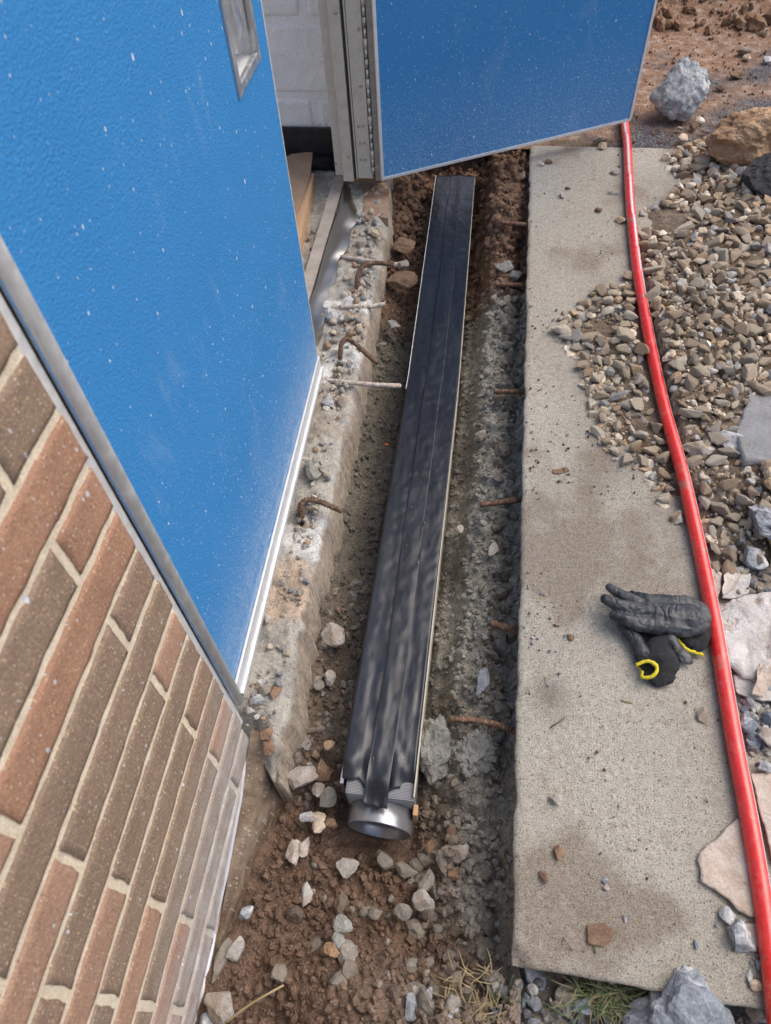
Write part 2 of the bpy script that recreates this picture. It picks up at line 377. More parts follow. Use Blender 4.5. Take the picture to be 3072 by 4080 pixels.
M_sill = m_simple('weathered_sill', (.30, .255, .21), (.48, .43, .37), 22, .8, .001)
M_oldbrick = m_simple('old_paver_brick', (.24, .12, .07), (.36, .28, .21), 14, .9, .002)
def m_rust():
    g = G('rusty_rebar'); n = g.noise(110, 6, .7)
    c = g.ramp(n, [(.28, (.035, .022, .017)), (.45, (.10, .055, .035)), (.58, (.19, .105, .065)), (.75, (.36, .29, .24))])
    return g.out(c, .75, g.bump(g.noise(500, 4), .8, .0008), metal=.2)
M_rust = m_rust()
def m_rustcem():
    g = G('cement_coated_rebar'); n = g.noise(90, 6, .7)
    c = g.ramp(n, [(.3, (.22, .12, .07)), (.45, (.42, .34, .27)), (.6, (.56, .53, .48))])
    return g.out(c, .9, g.bump(g.noise(400, 4), 1, .0015))
M_rustcem = m_rustcem()
def m_hose():
    g = G('red_hose'); sx = g.attr('Col'); 
    st = g.n('SeparateColor', None, Color=sx).outputs   # R = weave phase, G = stripe mask, B = spare
    c = g.mix(g.ramp(g.noise(90, 4), [(.3, 0.0), (.7, 1.0)]), (.62, .014, .010), (.74, .028, .020))
    c = g.mix(g.math('MULTIPLY', g.ramp(g.noise(30, 8, .78), [(.54, 0.0), (.64, .6)]), g.ramp(g.noise(420, 3), [(.40, .1), (.6, 1.0)])), c, (.66, .26, .21))
    c = g.mix(g.ramp(g.noise(16, 8, .7), [(.585, 0.0), (.63, .8)]), c, (.27, .16, .10))
    wv = g.n('TexWave', {'wave_type': 'BANDS', 'bands_direction': 'Y'}, Vector=g.co(), Scale=150.0, Distortion=1.0).outputs[0]
    stc = g.mix(g.ramp(wv, [(.3, 0.0), (.6, 1.0)]), (.28, .26, .27), (.80, .80, .82))
    c = g.mix(st[1], c, stc)
    nrm = g.bump(g.math('ADD', g.n('TexWave', {'wave_type': 'BANDS', 'bands_direction': 'Y'}, Vector=g.co(), Scale=110.0, Distortion=.6).outputs[0], g.noise(260, 3)), .22, .0006)
    return g.out(c, g.ramp(g.noise(60, 5), [(.35, .22), (.65, .5)]), nrm, spec=.5, Coat_Weight=.6, Coat_Roughness=.12)
M_hose = m_hose()
def m_tape(name, weave):
    g = G(name)
    c = g.mix(g.ramp(g.noise(16, 6, .65, g.co((1, .25, 1)), .6), [(.4, 0.0), (.75, 1.0)]), (.006, .007, .011), (.015, .018, .026))
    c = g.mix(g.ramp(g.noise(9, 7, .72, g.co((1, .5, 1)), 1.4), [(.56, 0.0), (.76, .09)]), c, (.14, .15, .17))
    v = g.vor(70); vc = g.vor(70, out='Color')
    c = g.mix(g.math('MULTIPLY', g.ramp(v, [(.04, 1.0), (.1, 0.0)]), g.ramp(vc, [(.80, 0.0), (.84, .7)])), c, (.35, .34, .32))
    h = g.noise(26, 3, .5, g.co((1, .25, 1)))
    rough = .33
    if weave:
        m1 = g.n('TexBrick', {'offset': .5}, Vector=g.co(), Color1=(1, 1, 1), Color2=(.6, .6, .6), Mortar=(0, 0, 0), Scale=1.0, Brick_Width=.0042, Row_Height=.0034, Mortar_Size=.0009).outputs[0]
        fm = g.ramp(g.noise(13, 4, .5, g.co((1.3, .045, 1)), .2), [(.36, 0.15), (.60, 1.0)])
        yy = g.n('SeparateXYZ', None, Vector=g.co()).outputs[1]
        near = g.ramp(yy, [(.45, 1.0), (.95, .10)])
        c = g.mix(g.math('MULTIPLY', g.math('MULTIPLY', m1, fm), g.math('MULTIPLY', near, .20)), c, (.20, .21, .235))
        sheen = g.math('MULTIPLY', g.ramp(g.noise(11, 2, .5, g.co((2.6, .035, 1)), .15), [(.60, 0.0), (.66, .26)]), g.ramp(yy, [(.42, 1.0), (.95, 0.0)]))  # lengthwise pale sheen of the near film, painted into its colour
        c = g.mix(sheen, c, (.24, .25, .27)); h = g.math('ADD', h, g.math('MULTIPLY', m1, .1))
    return g.out(c, rough, g.bump(h, .35, .0016), spec=.5)
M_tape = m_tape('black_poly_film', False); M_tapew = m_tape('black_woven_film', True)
M_plast = m_simple('grey_pvc', (.26, .265, .28), (.33, .335, .35), 25, .27, .0003, .6)
M_plast.node_tree.nodes['Principled BSDF'].inputs['Metallic'].default_value = .55
def m_rib():
    g = G('ribbed_grey_pvc'); wv = g.n('TexWave', {'wave_type': 'BANDS', 'bands_direction': 'Y'}, Vector=g.co(), Scale=130.0).outputs[0]
    return g.out(g.mix(wv, (.13, .13, .14), (.30, .30, .31)), .45, g.bump(wv, .8, .001))
M_rib = m_rib()
M_cream = m_simple('cream_polymer_edge', (.42, .38, .28), (.56, .52, .42), 30, .7)
def m_glove():
    g = G('black_nitrile'); c = g.mix(g.ramp(g.noise(28, 6, .7), [(.42, 0.0), (.66, .75)]), (.014, .018, .026), (.115, .115, .108))
    return g.out(c, g.ramp(g.noise(60, 4), [(.3, .38), (.7, .6)]), g.bump(g.math('ADD', g.noise(55, 3, .5, g.co((1, 1, 1))), g.math('MULTIPLY', g.noise(600, 3), .15)), .7, .003), spec=.5)
M_glove = m_glove()
def m_knit():
    g = G('black_knit'); wv = g.n('TexWave', {'wave_type': 'BANDS', 'bands_direction': 'DIAGONAL'}, Vector=g.co(), Scale=190.0, Distortion=1.2).outputs[0]
    c = g.mix(wv, (.012, .012, .014), (.032, .033, .036))
    c = g.mix(g.ramp(g.noise(45, 5, .7), [(.62, 0.0), (.72, .5)]), c, (.22, .23, .25))
    return g.out(c, .9, g.bump(g.math('ADD', wv, g.noise(50, 3)), .8, .0015))
M_knit = m_knit()
M_yellow = m_simple('yellow_hem', (.62, .50, .02), (.78, .66, .05), 300, .85, .0015)
def m_board(name, a, b, st):
    g = G(name); c = g.mix(g.ramp(g.noise(16, 6, .7), [(.35, 0.0), (.65, 1.0)]), a, b)
    c = g.mix(g.ramp(g.noise(24, 7, .78, dist=.6), [(.56, 0.0), (.66, st)]), c, (.24, .15, .095))
    c = g.mix(.5, c, g.ramp(g.noise(260, 4, .7), [(.3, .7), (.7, 1.25)]), 'MULTIPLY')
    return g.out(c, .85, g.bump(g.math('ADD', g.noise(30, 6, .7), g.math('MULTIPLY', g.noise(160, 4), .3)), 1.0, .006), spec=.3)
M_flake = m_board('torn_board', (.42, .33, .26), (.56, .50, .44), .5)
M_flake2 = m_board('torn_board_pale', (.40, .36, .32), (.58, .56, .54), .85)
M_smooth = m_board('smooth_grey_concrete', (.20, .20, .20), (.27, .27, .27), .35)
M_black = m_simple('broken_asphalt', (.012, .012, .014), (.06, .06, .062), 120, .6, .004)
def stain(m):
    return m
def m_grass(name, a, b):
    g = G(name); return g.out(g.mix(g.ramp(g.noise(20, 3), [(.35, 0.0), (.65, 1.0)]), a, b), .6, spec=.3)
M_grass = m_grass('grass_blades', (.045, .075, .028), (.13, .15, .075)); M_straw = m_grass('dry_straw', (.24, .18, .09), (.36, .28, .16))
M_wallfar = m_simple('distant_brickwork', (.19, .12, .08), (.26, .14, .085), 10, .85)

# ------------------------------------------------------------------ rock kit
_ico = {}
def ico(sub):
    if sub not in _ico:
        bm = bmesh.new(); bmesh.ops.create_icosphere(bm, subdivisions=sub, radius=1)
        V = np.array([v.co[:] for v in bm.verts]); V /= np.linalg.norm(V, axis=1)[:, None]
        _ico[sub] = (V, np.array([[v.index for v in f.verts] for f in bm.faces])); bm.free()
    return _ico[sub]
def rock_v(seed, sub, planes=12, lo=.52, hi=.92, rough=.04, freq=2.5, ax=(1, .78, .6), soft=99):
    r = np.random.default_rng(seed); D, Fc = ico(sub)
    N = r.normal(size=(planes, 3)); N /= np.linalg.norm(N, axis=1)[:, None]; dd = r.uniform(lo, hi, planes)
    dot = np.clip(D@N.T, .02, None); R = dd/dot
    R = np.hstack([R, np.full((len(D), 1), 1.15)])
    if soft < 60: R = -np.log(np.exp(-R*soft).sum(1))/soft
    else: R = R.min(1)
    V = D*R[:, None]; V = V+D*(fbm(V+seed*3.1, freq, 4, seed)*rough)[:, None]
    V = V/np.abs(V).max(0)
    return V*np.array(ax), Fc
def rockmesh(name, seed, sub, **k):
    V, Fc = rock_v(seed, sub, **k); return mesh(name, V, Fc, False)
def rot_rand(r, tilt=1.0):
    return Euler((r.uniform(-tilt, tilt), r.uniform(-tilt, tilt), r.uniform(0, 6.28)))
def scatter(name, pts, sizes, cols, mat, sub=1, tilt=3.1, seed=3, ax=(1, .8, .65), ntemp=10, rough=.08, kind='stuff', smooth=False, planes=10, lo=.5):
    r = np.random.default_rng(seed); T = [rock_v(seed*50+k, sub, planes=planes, lo=lo, rough=rough, ax=(1, r.uniform(.65, .95), r.uniform(.5, .85)), freq=3) for k in range(ntemp)]
    Vs, Fs, Cs, off = [], [], [], 0
    which = r.integers(0, ntemp, len(pts))
    for k in range(ntemp):
        idx = np.where(which == k)[0]
        if not len(idx): continue
        V, Fc = T[k]; n = len(idx)
        e = np.stack([r.uniform(-tilt, tilt, n), r.uniform(-tilt, tilt, n), r.uniform(0, 6.28, n)], 1)
        cx, sx, cy, sy, cz, sz = np.cos(e[:, 0]), np.sin(e[:, 0]), np.cos(e[:, 1]), np.sin(e[:, 1]), np.cos(e[:, 2]), np.sin(e[:, 2])
        Rm = np.empty((n, 3, 3))
        Rm[:, 0, 0] = cz*cy; Rm[:, 0, 1] = cz*sy*sx-sz*cx; Rm[:, 0, 2] = cz*sy*cx+sz*sx
        Rm[:, 1, 0] = sz*cy; Rm[:, 1, 1] = sz*sy*sx+cz*cx; Rm[:, 1, 2] = sz*sy*cx-cz*sx
        Rm[:, 2, 0] = -sy; Rm[:, 2, 1] = cy*sx; Rm[:, 2, 2] = cy*cx
        W = np.einsum('nij,vj->nvi', Rm, V)*sizes[idx][:, None, None]+pts[idx][:, None, :]
        Vs.append(W.reshape(-1, 3)); Fs.append((Fc[None]+(np.arange(n)*len(V))[:, None, None]).reshape(-1, 3)+off)
        Cs.append(np.repeat(cols[idx], len(V), 0)); off += n*len(V)
    me = mesh(name, np.concatenate(Vs), np.concatenate(Fs), smooth, np.concatenate(Cs))
    o = link(name, me, mat); tag(o, kind=kind); return o
def inpoly(P, poly):
    x, y = P[:, 0], P[:, 1]; ins = np.zeros(len(P), bool); n = len(poly)
    for i in range(n):
        x1, y1 = poly[i]; x2, y2 = poly[(i+1) % n]
        c = ((y1 > y) != (y2 > y)) & (x < (x2-x1)*(y-y1)/(y2-y1+1e-12)+x1); ins ^= c
    return ins
def polydist(P, poly):
    d = np.full(len(P), 9.0); n = len(poly)
    for i in range(n):
        a = np.array(poly[i]); b = np.array(poly[(i+1) % n]); t = np.clip(((P-a)@(b-a))/((b-a)@(b-a)), 0, 1)
        d = np.minimum(d, np.linalg.norm(P-(a+t[:, None]*(b-a)), axis=1))
    return d
def poisson(cand, r):
    cell = {}; keep = []
    for i, (x, y) in enumerate(cand):
        k = (int(x//r), int(y//r)); ok = True
        for a in (-1, 0, 1):
            for b in (-1, 0, 1):
                for j in cell.get((k[0]+a, k[1]+b), ()):
                    if (cand[j][0]-x)**2+(cand[j][1]-y)**2 < r*r: ok = False; break
                if not ok: break
            if not ok: break
        if ok: cell.setdefault(k, []).append(i); keep.append(i)
    return np.array(keep)

# ================================================================== GROUND
BRX = -0.3463                                           # outer face of the brickwork
def ledge_edge(y):                                      # right-hand rim of the exposed footing
    return np.interp(y, [-.5, .2, .34, .72, 1.3, 1.6, 2.0, 2.3, 3], [-.325, -.315, -.297, -.292, -.293, -.300, -.320, -.338, -.345])
C_BROWN, C_FAR, C_GREY, C_DARK = (.155, .100, .069), (.18, .110, .072), (.305, .288, .245), (.155, .136, .108)
def soil_col(X, Y, Z=None):
    P = P3(X, Y); n = fbm(P, 6, 4, 5)*.5; n2 = fbm(P, 22, 3, 8)*.5
    c = lerp(C_DARK, C_GREY, sst(-.10, .06, X+n*.13+.02))                       # grey slurry right of the channel
    c = lerp(c, C_FAR, sst(1.62, 1.82, Y+n*.22+np.clip(-X-.2, 0, 1)*.5))          # brown clods at the far end
    nearb = sst(.42, .20, Y+n*.16+(X+.1)*.9)
    c = lerp(c, C_BROWN, nearb)
    c = lerp(c, (.26, .225, .18), sst(.14, .0, Y)*sst(-.25, .1, X+n*.2)*.55)
    c = lerp(c, (.165, .115, .08), sst(-.19, -.25, X)*sst(.2, .5, Y)*sst(.9, .5, Y)*.7)
    return c*(1+.22*n2[..., None])
def trench_z(X, Y):
    P = P3(X, Y)
    z = np.full(X.shape, -.172)
    z = z+.055*sst(-.215, -.30, X)*sst(.30, .40, Y)                                      # fillet along the footing
    hr = np.interp(Y, [.2, .5, .8, 1.2, 1.7, 2.2], [.02, .045, .055, .06, .07, .10])
    z = z+hr*sst(-.03, .02, X)*(1-.55*sst(.045, .10, X))                # rough slurry bank, then a gap under the slab
    z = z+.05*sst(.09, .13, X)
    rt = sst(-.04, .0, X)
    bump = fbm(P, 9, 3, 2)*.010+np.abs(fbm(P, 24, 4, 9))*(.009+.010*rt)+fbm(P, 80, 3, 4)*(.0030+.003*rt)+.012*rt*np.maximum(fbm(P, 34, 3, 12), 0)
    z = z+bump*np.where(Y > 1.6, 1.3, 1.0)
    z = z+.095*sst(1.85, 2.6, Y)+.03*sst(1.5, 1.9, Y)*sst(-.05, .05, X)
    z = z+(.115-.065*sst(-.12, -.30, X))*sst(.19, .02, Y+(X+.1)*.12+fbm(P, 7, 3, 6)*.035)            # rises out of the trench at the near end
    z = z+.012*np.exp(-((X+.05)**2+(Y-.11)**2)/.0035)*0
    # keep it clear under the channel drain
    m = sst(.255, .285, Y)*sst(2.36, 2.3, Y)*sst(-.205, -.185, X)*sst(-.035, -.055, X)
    z = np.where(m > 0, np.minimum(z, z*(1-m)+(-.187)*m), z)
    z = np.minimum(z, -.022-.02*sst(.07, .10, X))
    # hollow in front of the outlet
    z = z-.016*np.exp(-(((X+.10)/.09)**2+((Y-.27)/.05)**2))
    return z
xs = np.arange(-.352, .1305, .0032); ys = np.arange(-.30, 2.62, .0034)
V, Q, C = gridmesh(xs, ys, trench_z, lambda X, Y, Z: soil_col(X, Y, Z))
tr = link('trench', mesh('trench', V, Q, True, C), M_soil); tag(tr, kind='structure')

# coarse ground out to the horizon, dropped below the works
gx = np.array([-60, -8, -2, -1.2, -.5, -.36, .12, .5, .8, 1.4, 2.5, 6, 20, 60.]); gy = np.array([-60, -8, -2, -.6, -.31, -.29, .0, 1, 2.4, 2.6, 5, 8, 20, 60.])
def gz(X, Y): return np.where((X < .7) & (X > -1.3) & (Y > -.30) & (Y < 2.61), -.30, -.045)
V, Q, C = gridmesh(gx, gy, gz, lambda X, Y, Z: soil_col(X, np.full(X.shape, .05)))
tag(link('ground', mesh('ground', V, Q, False, C), M_soil), kind='structure')

# soil apron near the camera, right of the trench in front of the slab, and to the right of it
def apron_z(X, Y):
    P = P3(X, Y); z = -.058+fbm(P, 8, 4, 3)*.010+fbm(P, 50, 3, 7)*.003
    return z-.02*sst(.04, .10, Y)
xs = np.arange(.13, 1.3, .006); ys = np.arange(-.30, .14, .006)
V, Q, C = gridmesh(xs, ys, apron_z, lambda X, Y, Z: lerp((.20, .165, .125), (.28, .26, .23), np.clip(fbm(P3(X, Y), 12, 3, 1)*.5+.5, 0, 1)))
tag(link('soil', mesh('soil', V, Q, True, C), M_soil), kind='structure')
def side_z(X, Y):
    P = P3(X, Y); return -.022+fbm(P, 7, 4, 13)*.008+.012*sst(.8, .6, X)
xs = np.arange(.60, 1.6, .009); ys = np.arange(.10, 2.44, .009)
V, Q, C = gridmesh(xs, ys, side_z, lambda X, Y, Z: lerp((.17, .12, .085), (.25, .23, .20), np.clip(fbm(P3(X, Y), 9, 3, 1)*.5+.5, 0, 1)))
tag(link('soil', mesh('soil', V, Q, True, C), M_soil), kind='structure')

# asphalt beyond the slab, dirt trodden over it, rising to a bank of clods
def asph_z(X, Y):
    P = P3(X, Y); return -.006+fbm(P, 4, 3, 3)*.004+.28*sst(3.45, 4.7, Y+X*.25)+fbm(P, 5, 4, 8)*.03*sst(3.4, 3.8, Y)
xs = np.linspace(-.34, 3.4, 190); ys = np.linspace(2.43, 6.2, 190)
V, Q, C = gridmesh(xs, ys, asph_z)
tag(link('road', mesh('road', V, Q, True), M_asphalt), kind='structure')

# concrete slab
SX0, SX1, SY0, SY1 = .110, .625, .108, 2.432
def slab():
    st = .0042
    xs = np.arange(SX0, SX1+st, st); ys = np.arange(SY0, SY1+st, st); X, Y = np.meshgrid(xs, ys)
    P = P3(X, Y); Z = fbm(P, 5, 3, 21)*.0012+fbm(P, 60, 3, 22)*.0006
    ex = X-SX0; ey = Y-(SY0-(X-SX0)*.03); d = np.minimum(ex, ey)
    Z = Z-.004*sst(.007, 0, d)
    # chipped near-left corner
    cd = np.hypot(ex, ey); Z = Z-.014*sst(.030, .006, cd+fbm(P, 40, 3, 5)*.006)
    X2 = X.copy(); Y2 = Y.copy()
    jag = fbm(P3(np.zeros_like(Y), Y), 30, 4, 31)*.0026
    X2 = X+np.where(ex < .012, jag*(1-ex/.012), 0)
    Y2 = Y+np.where(Y-SY0 < .012, -(X-SX0)*.03+fbm(P, 30, 4, 3)*.002, 0)
    C = lerp((.40, .368, .305), (.52, .485, .412), np.clip(fbm(P, 3.2, 4, 41)*.55+.5, 0, 1))
    C = lerp(C, (.22, .165, .120), sst(.25, .8, fbm(P, 5, 4, 44))*.6)
    C = lerp(C, (.42, .41, .39), sst(1.9, 2.35, Y)*sst(.26, .12, X)*.7)
    C = lerp(C, (.22, .195, .16), np.exp(-(((X-.165)/.03)**2+((Y-.515)/.035)**2))*.8)
    C = lerp(C, (.245, .185, .13), sst(.95, 1.5, Y)*sst(2.2, 1.7, Y)*.25)
    V = np.stack([X2, Y2, Z], -1).reshape(-1, 3); ny, nx = X.shape
    i = (np.arange(ny-1)[:, None]*nx+np.arange(nx-1)[None, :]).ravel(); Q = np.stack([i, i+1, i+nx+1, i+nx], 1).tolist()
    C = C.reshape(-1, 3)
    ring = list(range(0, nx))+[r*nx+nx-1 for r in range(1, ny)]+[(ny-1)*nx+c for c in range(nx-2, -1, -1)]+[r*nx for r in range(ny-2, 0, -1)]
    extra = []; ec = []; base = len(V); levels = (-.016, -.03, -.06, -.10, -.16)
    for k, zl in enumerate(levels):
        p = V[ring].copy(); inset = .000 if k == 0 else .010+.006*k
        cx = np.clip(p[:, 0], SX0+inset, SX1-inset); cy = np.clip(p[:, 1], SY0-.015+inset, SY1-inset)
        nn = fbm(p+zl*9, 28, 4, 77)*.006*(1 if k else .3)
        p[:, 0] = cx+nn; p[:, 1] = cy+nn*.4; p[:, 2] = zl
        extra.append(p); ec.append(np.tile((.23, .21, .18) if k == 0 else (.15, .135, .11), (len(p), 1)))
    m = len(ring)
    for k in range(len(levels)):
        for j in range(m):
            a, b = (ring[j], ring[(j+1) % m]) if k == 0 else (base+(k-1)*m+j, base+(k-1)*m+(j+1) % m)
            c, e = base+k*m+(j+1) % m, base+k*m+j
            Q.append([b, a, e, c])
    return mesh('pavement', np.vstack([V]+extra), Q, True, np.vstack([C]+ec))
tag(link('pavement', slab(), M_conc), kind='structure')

# footing ledge with its broken face
HOOKS = [onZ(x, y, 0) for x, y in ((1418, 1172), (1350, 1455), (1207, 2085))]
DUST = [(onZ(1440, 1210), .045), (onZ(1330, 1230), .03), (onZ(1378, 1420), .05), (onZ(1225, 2140), .055), (onZ(1300, 1480), .03)]
def ledge():
    st = .0042; ys = np.arange(.33, 2.62, st); nx = 110
    U = np.linspace(0, 1, nx)
    Y, Ug = np.meshgrid(ys, U, indexing='ij'); E = ledge_edge(Y)+fbm(P3(np.zeros_like(Y), Y), 9, 4, 51)*.006+fbm(P3(np.zeros_like(Y), Y), 45, 4, 52)*.0040
    X = -.80+(E+.80)*Ug**.75
    Y = Y+.060*np.clip((-.297-X)/.049, 0, 1)*sst(.62, .33, Y)
    P = P3(X, Y)
    Z = -.003+fbm(P, 10, 4, 53)*.007+fbm(P, 45, 4, 54)*.0040*sst(-.295, -.325, X)+.007*sst(-.31, -.35, X)*np.maximum(fbm(P, 16, 3, 67), 0)
    chip = sst(.25, .7, fbm(P, 8, 3, 55)); dE = E-X
    Z = Z-.022*chip*sst(.03, 0, dE)-.004*sst(.008, 0, dE)
    C = lerp((.52, .485, .42), (.68, .53, .40), sst(-.1, .7, fbm(P, 6, 4, 56)))      # pinkish stained surface
    C = lerp(C, (.33, .32, .30), sst(.25, .6, fbm(P, 14, 4, 57))*.6)
    C = lerp(C, (.40, .31, .23), sst(.2, .8, fbm(P, 9, 4, 66))*.5)
    Z = Z-.045*sst(.385, .325, ys)[:, None]
    for c, r in DUST:
        q = np.hypot(X-c[0], (Y-c[1]))/r+fbm(P, 40, 3, 58)*.22
        C = lerp(C, (.76, .74, .70), sst(1.15, .80, q)); Z = Z+.004*sst(1.1, .5, q)
    for h in HOOKS:
        q = np.hypot(X-h[0], Y-h[1]); Z = Z-.012*sst(.012, .006, q); C = lerp(C, (.12, .10, .08), sst(.013, .008, q))
    rows = [np.stack([X, Y, Z], -1)]; cols = [C]
    # broken face below the rim
    for k, (dx, zz) in enumerate(((.004, -.02), (.007, -.045), (.010, -.075), (.013, -.11), (.016, -.2))):
        fx = E[:, -1]+dx+fbm(P3(ys*0, ys, zz*3), 20, 4, 60)*.003
        rows.append(np.stack([fx, Y[:, -1], np.full(len(ys), zz)+Z[:, -1]*(.6 if k == 0 else 0)], -1)[:, None]); 
        cc = lerp((.38, .31, .235), (.52, .43, .34), np.clip(fbm(P3(ys*0, ys, zz), 14, 4, 61)*.5+.5, 0, 1))
        cols.append(cc[:, None])
    A = np.concatenate(rows, 1); Cc = np.concatenate(cols, 1)
    for k, zz in enumerate((-.05, -.22)):
        e = A[:1].copy(); e[..., 2] = np.minimum(e[..., 2], zz); e[..., 1] -= .004; e[..., 0] += .001
        A = np.concatenate([e, A], 0); Cc = np.concatenate([np.full_like(Cc[:1], 1)*np.array([.30, .23, .165]), Cc], 0)
    ny, n2 = A.shape[:2]
    i = (np.arange(ny-1)[:, None]*n2+np.arange(n2-1)[None, :]).ravel(); Q = np.stack([i, i+1, i+n2+1, i+n2], 1)
    return mesh('foundation', A.reshape(-1, 3), Q, True, Cc.reshape(-1, 3))
tag(link('foundation', ledge(), M_ledge), kind='structure')
# lower footing below the brickwork (near end), rough and dirt streaked
ys = np.arange(-.30, .405, .005); ls = np.linspace(0, 1, 26)
Yg, Lg = np.meshgrid(ys, ls, indexing='ij')
top = np.interp(Yg, [-.3, -.02, .175, .30, .36, .41], [-.18, -.136, -.093, -.062, -.030, -.008])
Zg = top*(1-Lg)+(-.32)*Lg
Xg = -.3455+np.interp(Lg, [0, .07, .4, 1], [0, .62, 1.0, 1.2])*np.interp(Yg, [-.3, .1, .2, .3, .36, .41], [.004, .012, .022, .042, .050, .052])+fbm(P3(Yg*0, Yg*1.0, Zg*3), 18, 4, 71)*.0035*np.minimum(1, Lg*8)
V = np.stack([Xg, Yg, Zg], -1).reshape(-1, 3); ny, nx = Yg.shape
i = (np.arange(ny-1)[:, None]*nx+np.arange(nx-1)[None, :]).ravel(); Q = np.stack([i, i+nx, i+nx+1, i+1], 1)
Cc = lerp((.17, .11, .07), (.38, .29, .21), np.clip(fbm(P3(Yg*0, Yg*2, Zg*30), 4, 5, 72)*.6+.5, 0, 1)).reshape(-1, 3)
tag(link('foundation', mesh('foundation', V, Q, True, Cc), M_ledge), kind='structure')

# ================================================================== BRICK WALL
wall = empty('brick_wall', (BRX, 0.387, 0)); tag(wall, 'brown and red speckled brick wall beside the closed blue door', 'wall')
def brick_mesh(L, H, seed):
    nx = max(6, int(L/.007)); nz = 10; D = .09
    u = np.linspace(0, 1, nx); v = np.linspace(0, 1, nz); U, Vv = np.meshgrid(u, v)
    y = U*L; z = Vv*H; ed = np.minimum(np.minimum(y, L-y), np.minimum(z, H-z))
    P = P3(y, z, seed*1.7)
    x = -.0012*sst(.004, 0, ed)+fbm(P, 60, 3, seed)*.0003
    jy = fbm(P, 45, 3, seed+3)*.0016*(ed < .004); jz = fbm(P, 40, 3, seed+5)*.0016*(ed < .004)
    F = np.stack([x, y+jy, z+jz], -1).reshape(-1, 3)
    i = (np.arange(nz-1)[:, None]*nx+np.arange(nx-1)[None, :]).ravel(); Q = np.stack([i, i+1, i+nx+1, i+nx], 1).tolist()
    ring = list(range(nx))+[r*nx+nx-1 for r in range(1, nz)]+[(nz-1)*nx+c for c in range(nx-2, -1, -1)]+[r*nx for r in range(nz-2, 0, -1)]
    B = F[ring].copy(); B[:, 0] = -D; b0 = len(F); m = len(ring)
    for j in range(m): Q.append([ring[(j+1) % m], ring[j], b0+j, b0+(j+1) % m])
    Q.append([b0+j for j in range(m)])
    return mesh('brick', np.vstack([F, B]), Q, True)
CH, MJ, BL = .0679, .0105, .2945
_bc = {}
def get_brick(L, key, var):
    k = (round(L, 3), key, var)
    if k not in _bc:
        me = brick_mesh(L, CH-MJ, 7+var*3+int(L*1000) % 5); me.materials.append(M_bricks[key]); _bc[k] = me
    return _bc[k]
patt = {-1: 'bbb', 0: 'rbbb', 1: 'rbbb', 2: 'rprp', 3: 'mbbm', 4: 'bprb', 5: 'pbmb', 6: 'bprb', 7: 'mbdb', 8: 'bpbr', 9: 'rbmb', 10: 'brbm', 11: 'mbrb', 12: 'bmbr', 13: 'brbm'}
ends = []
for c in range(-22, 15):
    z1 = .781-.0679*c-MJ/2; z0 = z1-(CH-MJ)
    odd = c % 2 == 1
    hy = .0965 if not odd else .299                       # one head joint of the course
    joints = [hy-.305*k for k in range(-1, 4)]
    spans = []
    ylim = .387
    edges = sorted([j for j in joints if j < ylim-.01]); edges = edges+[ylim+MJ/2]
    for a, b in zip(edges[:-1], edges[1:]): spans.append((a+MJ/2, b-MJ/2))
    spans = spans[::-1]
    key = patt.get(c, ''.join(rnd.choice('bbmrdp') for _ in range(5)))
    for n, (a, b) in enumerate(spans):
        k = key[n] if n < len(key) else rnd.choice('bmrd')
        L = b-a
        if b > ylim-.02: L += rnd.uniform(-.004, .0015)
        o = link('brick', get_brick(L, k, rnd.randint(0, 2)), None, wall)
        o.location = (rnd.uniform(-.0003, .0003), a-.387, z0+rnd.uniform(-.0008, .0008))
# mortar: a sheet slightly behind the faces, rough, with a ragged end
ys = np.arange(-.62, .3858, .0042); zs = np.arange(-.20, 2.31, .0042)
Yg, Zg = np.meshgrid(ys, zs); Xm = -.0026+fbm(P3(Yg, Zg), 70, 3, 81)*.0005+fbm(P3(Yg, Zg), 12, 3, 82)*.0003
V = np.stack([Xm, Yg-.387+np.where(Yg > .381, fbm(P3(Yg*0, Zg), 40, 3, 83)*.003, 0), Zg], -1).reshape(-1, 3); ny, nx = Yg.shape
i = (np.arange(ny-1)[:, None]*nx+np.arange(nx-1)[None, :]).ravel(); Q = np.stack([i, i+1, i+nx+1, i+nx], 1)
Q = Q.tolist(); n0 = len(V)
edge = [r*nx+nx-1 for r in range(ny)]; bk = V[edge].copy(); bk[:, 0] = -.10; V = np.vstack([V, bk])
for j in range(ny-1): Q.append([edge[j], n0+j, n0+j+1, edge[j+1]])
link('mortar', mesh('mortar', V, Q, True), M_mortar, wall)
boxobj('backing', (-.20, -.095, -1.0, -.005, -.25, 2.31), M_mortar, wall, 0)
# masonry above and beyond the doorway (closes the room behind)
u = boxobj('masonry', (-.45, BRX-.003, 2.14, 4.2, .02, 2.9), M_wallfar, None, .002); u.name = 'wall'; tag(u, kind='structure')
u = boxobj('masonry', (-.45, BRX-.003, -1.2, 2.137, 2.31, 2.9), M_wallfar, None, .002); u.name = 'wall'; tag(u, kind='structure')

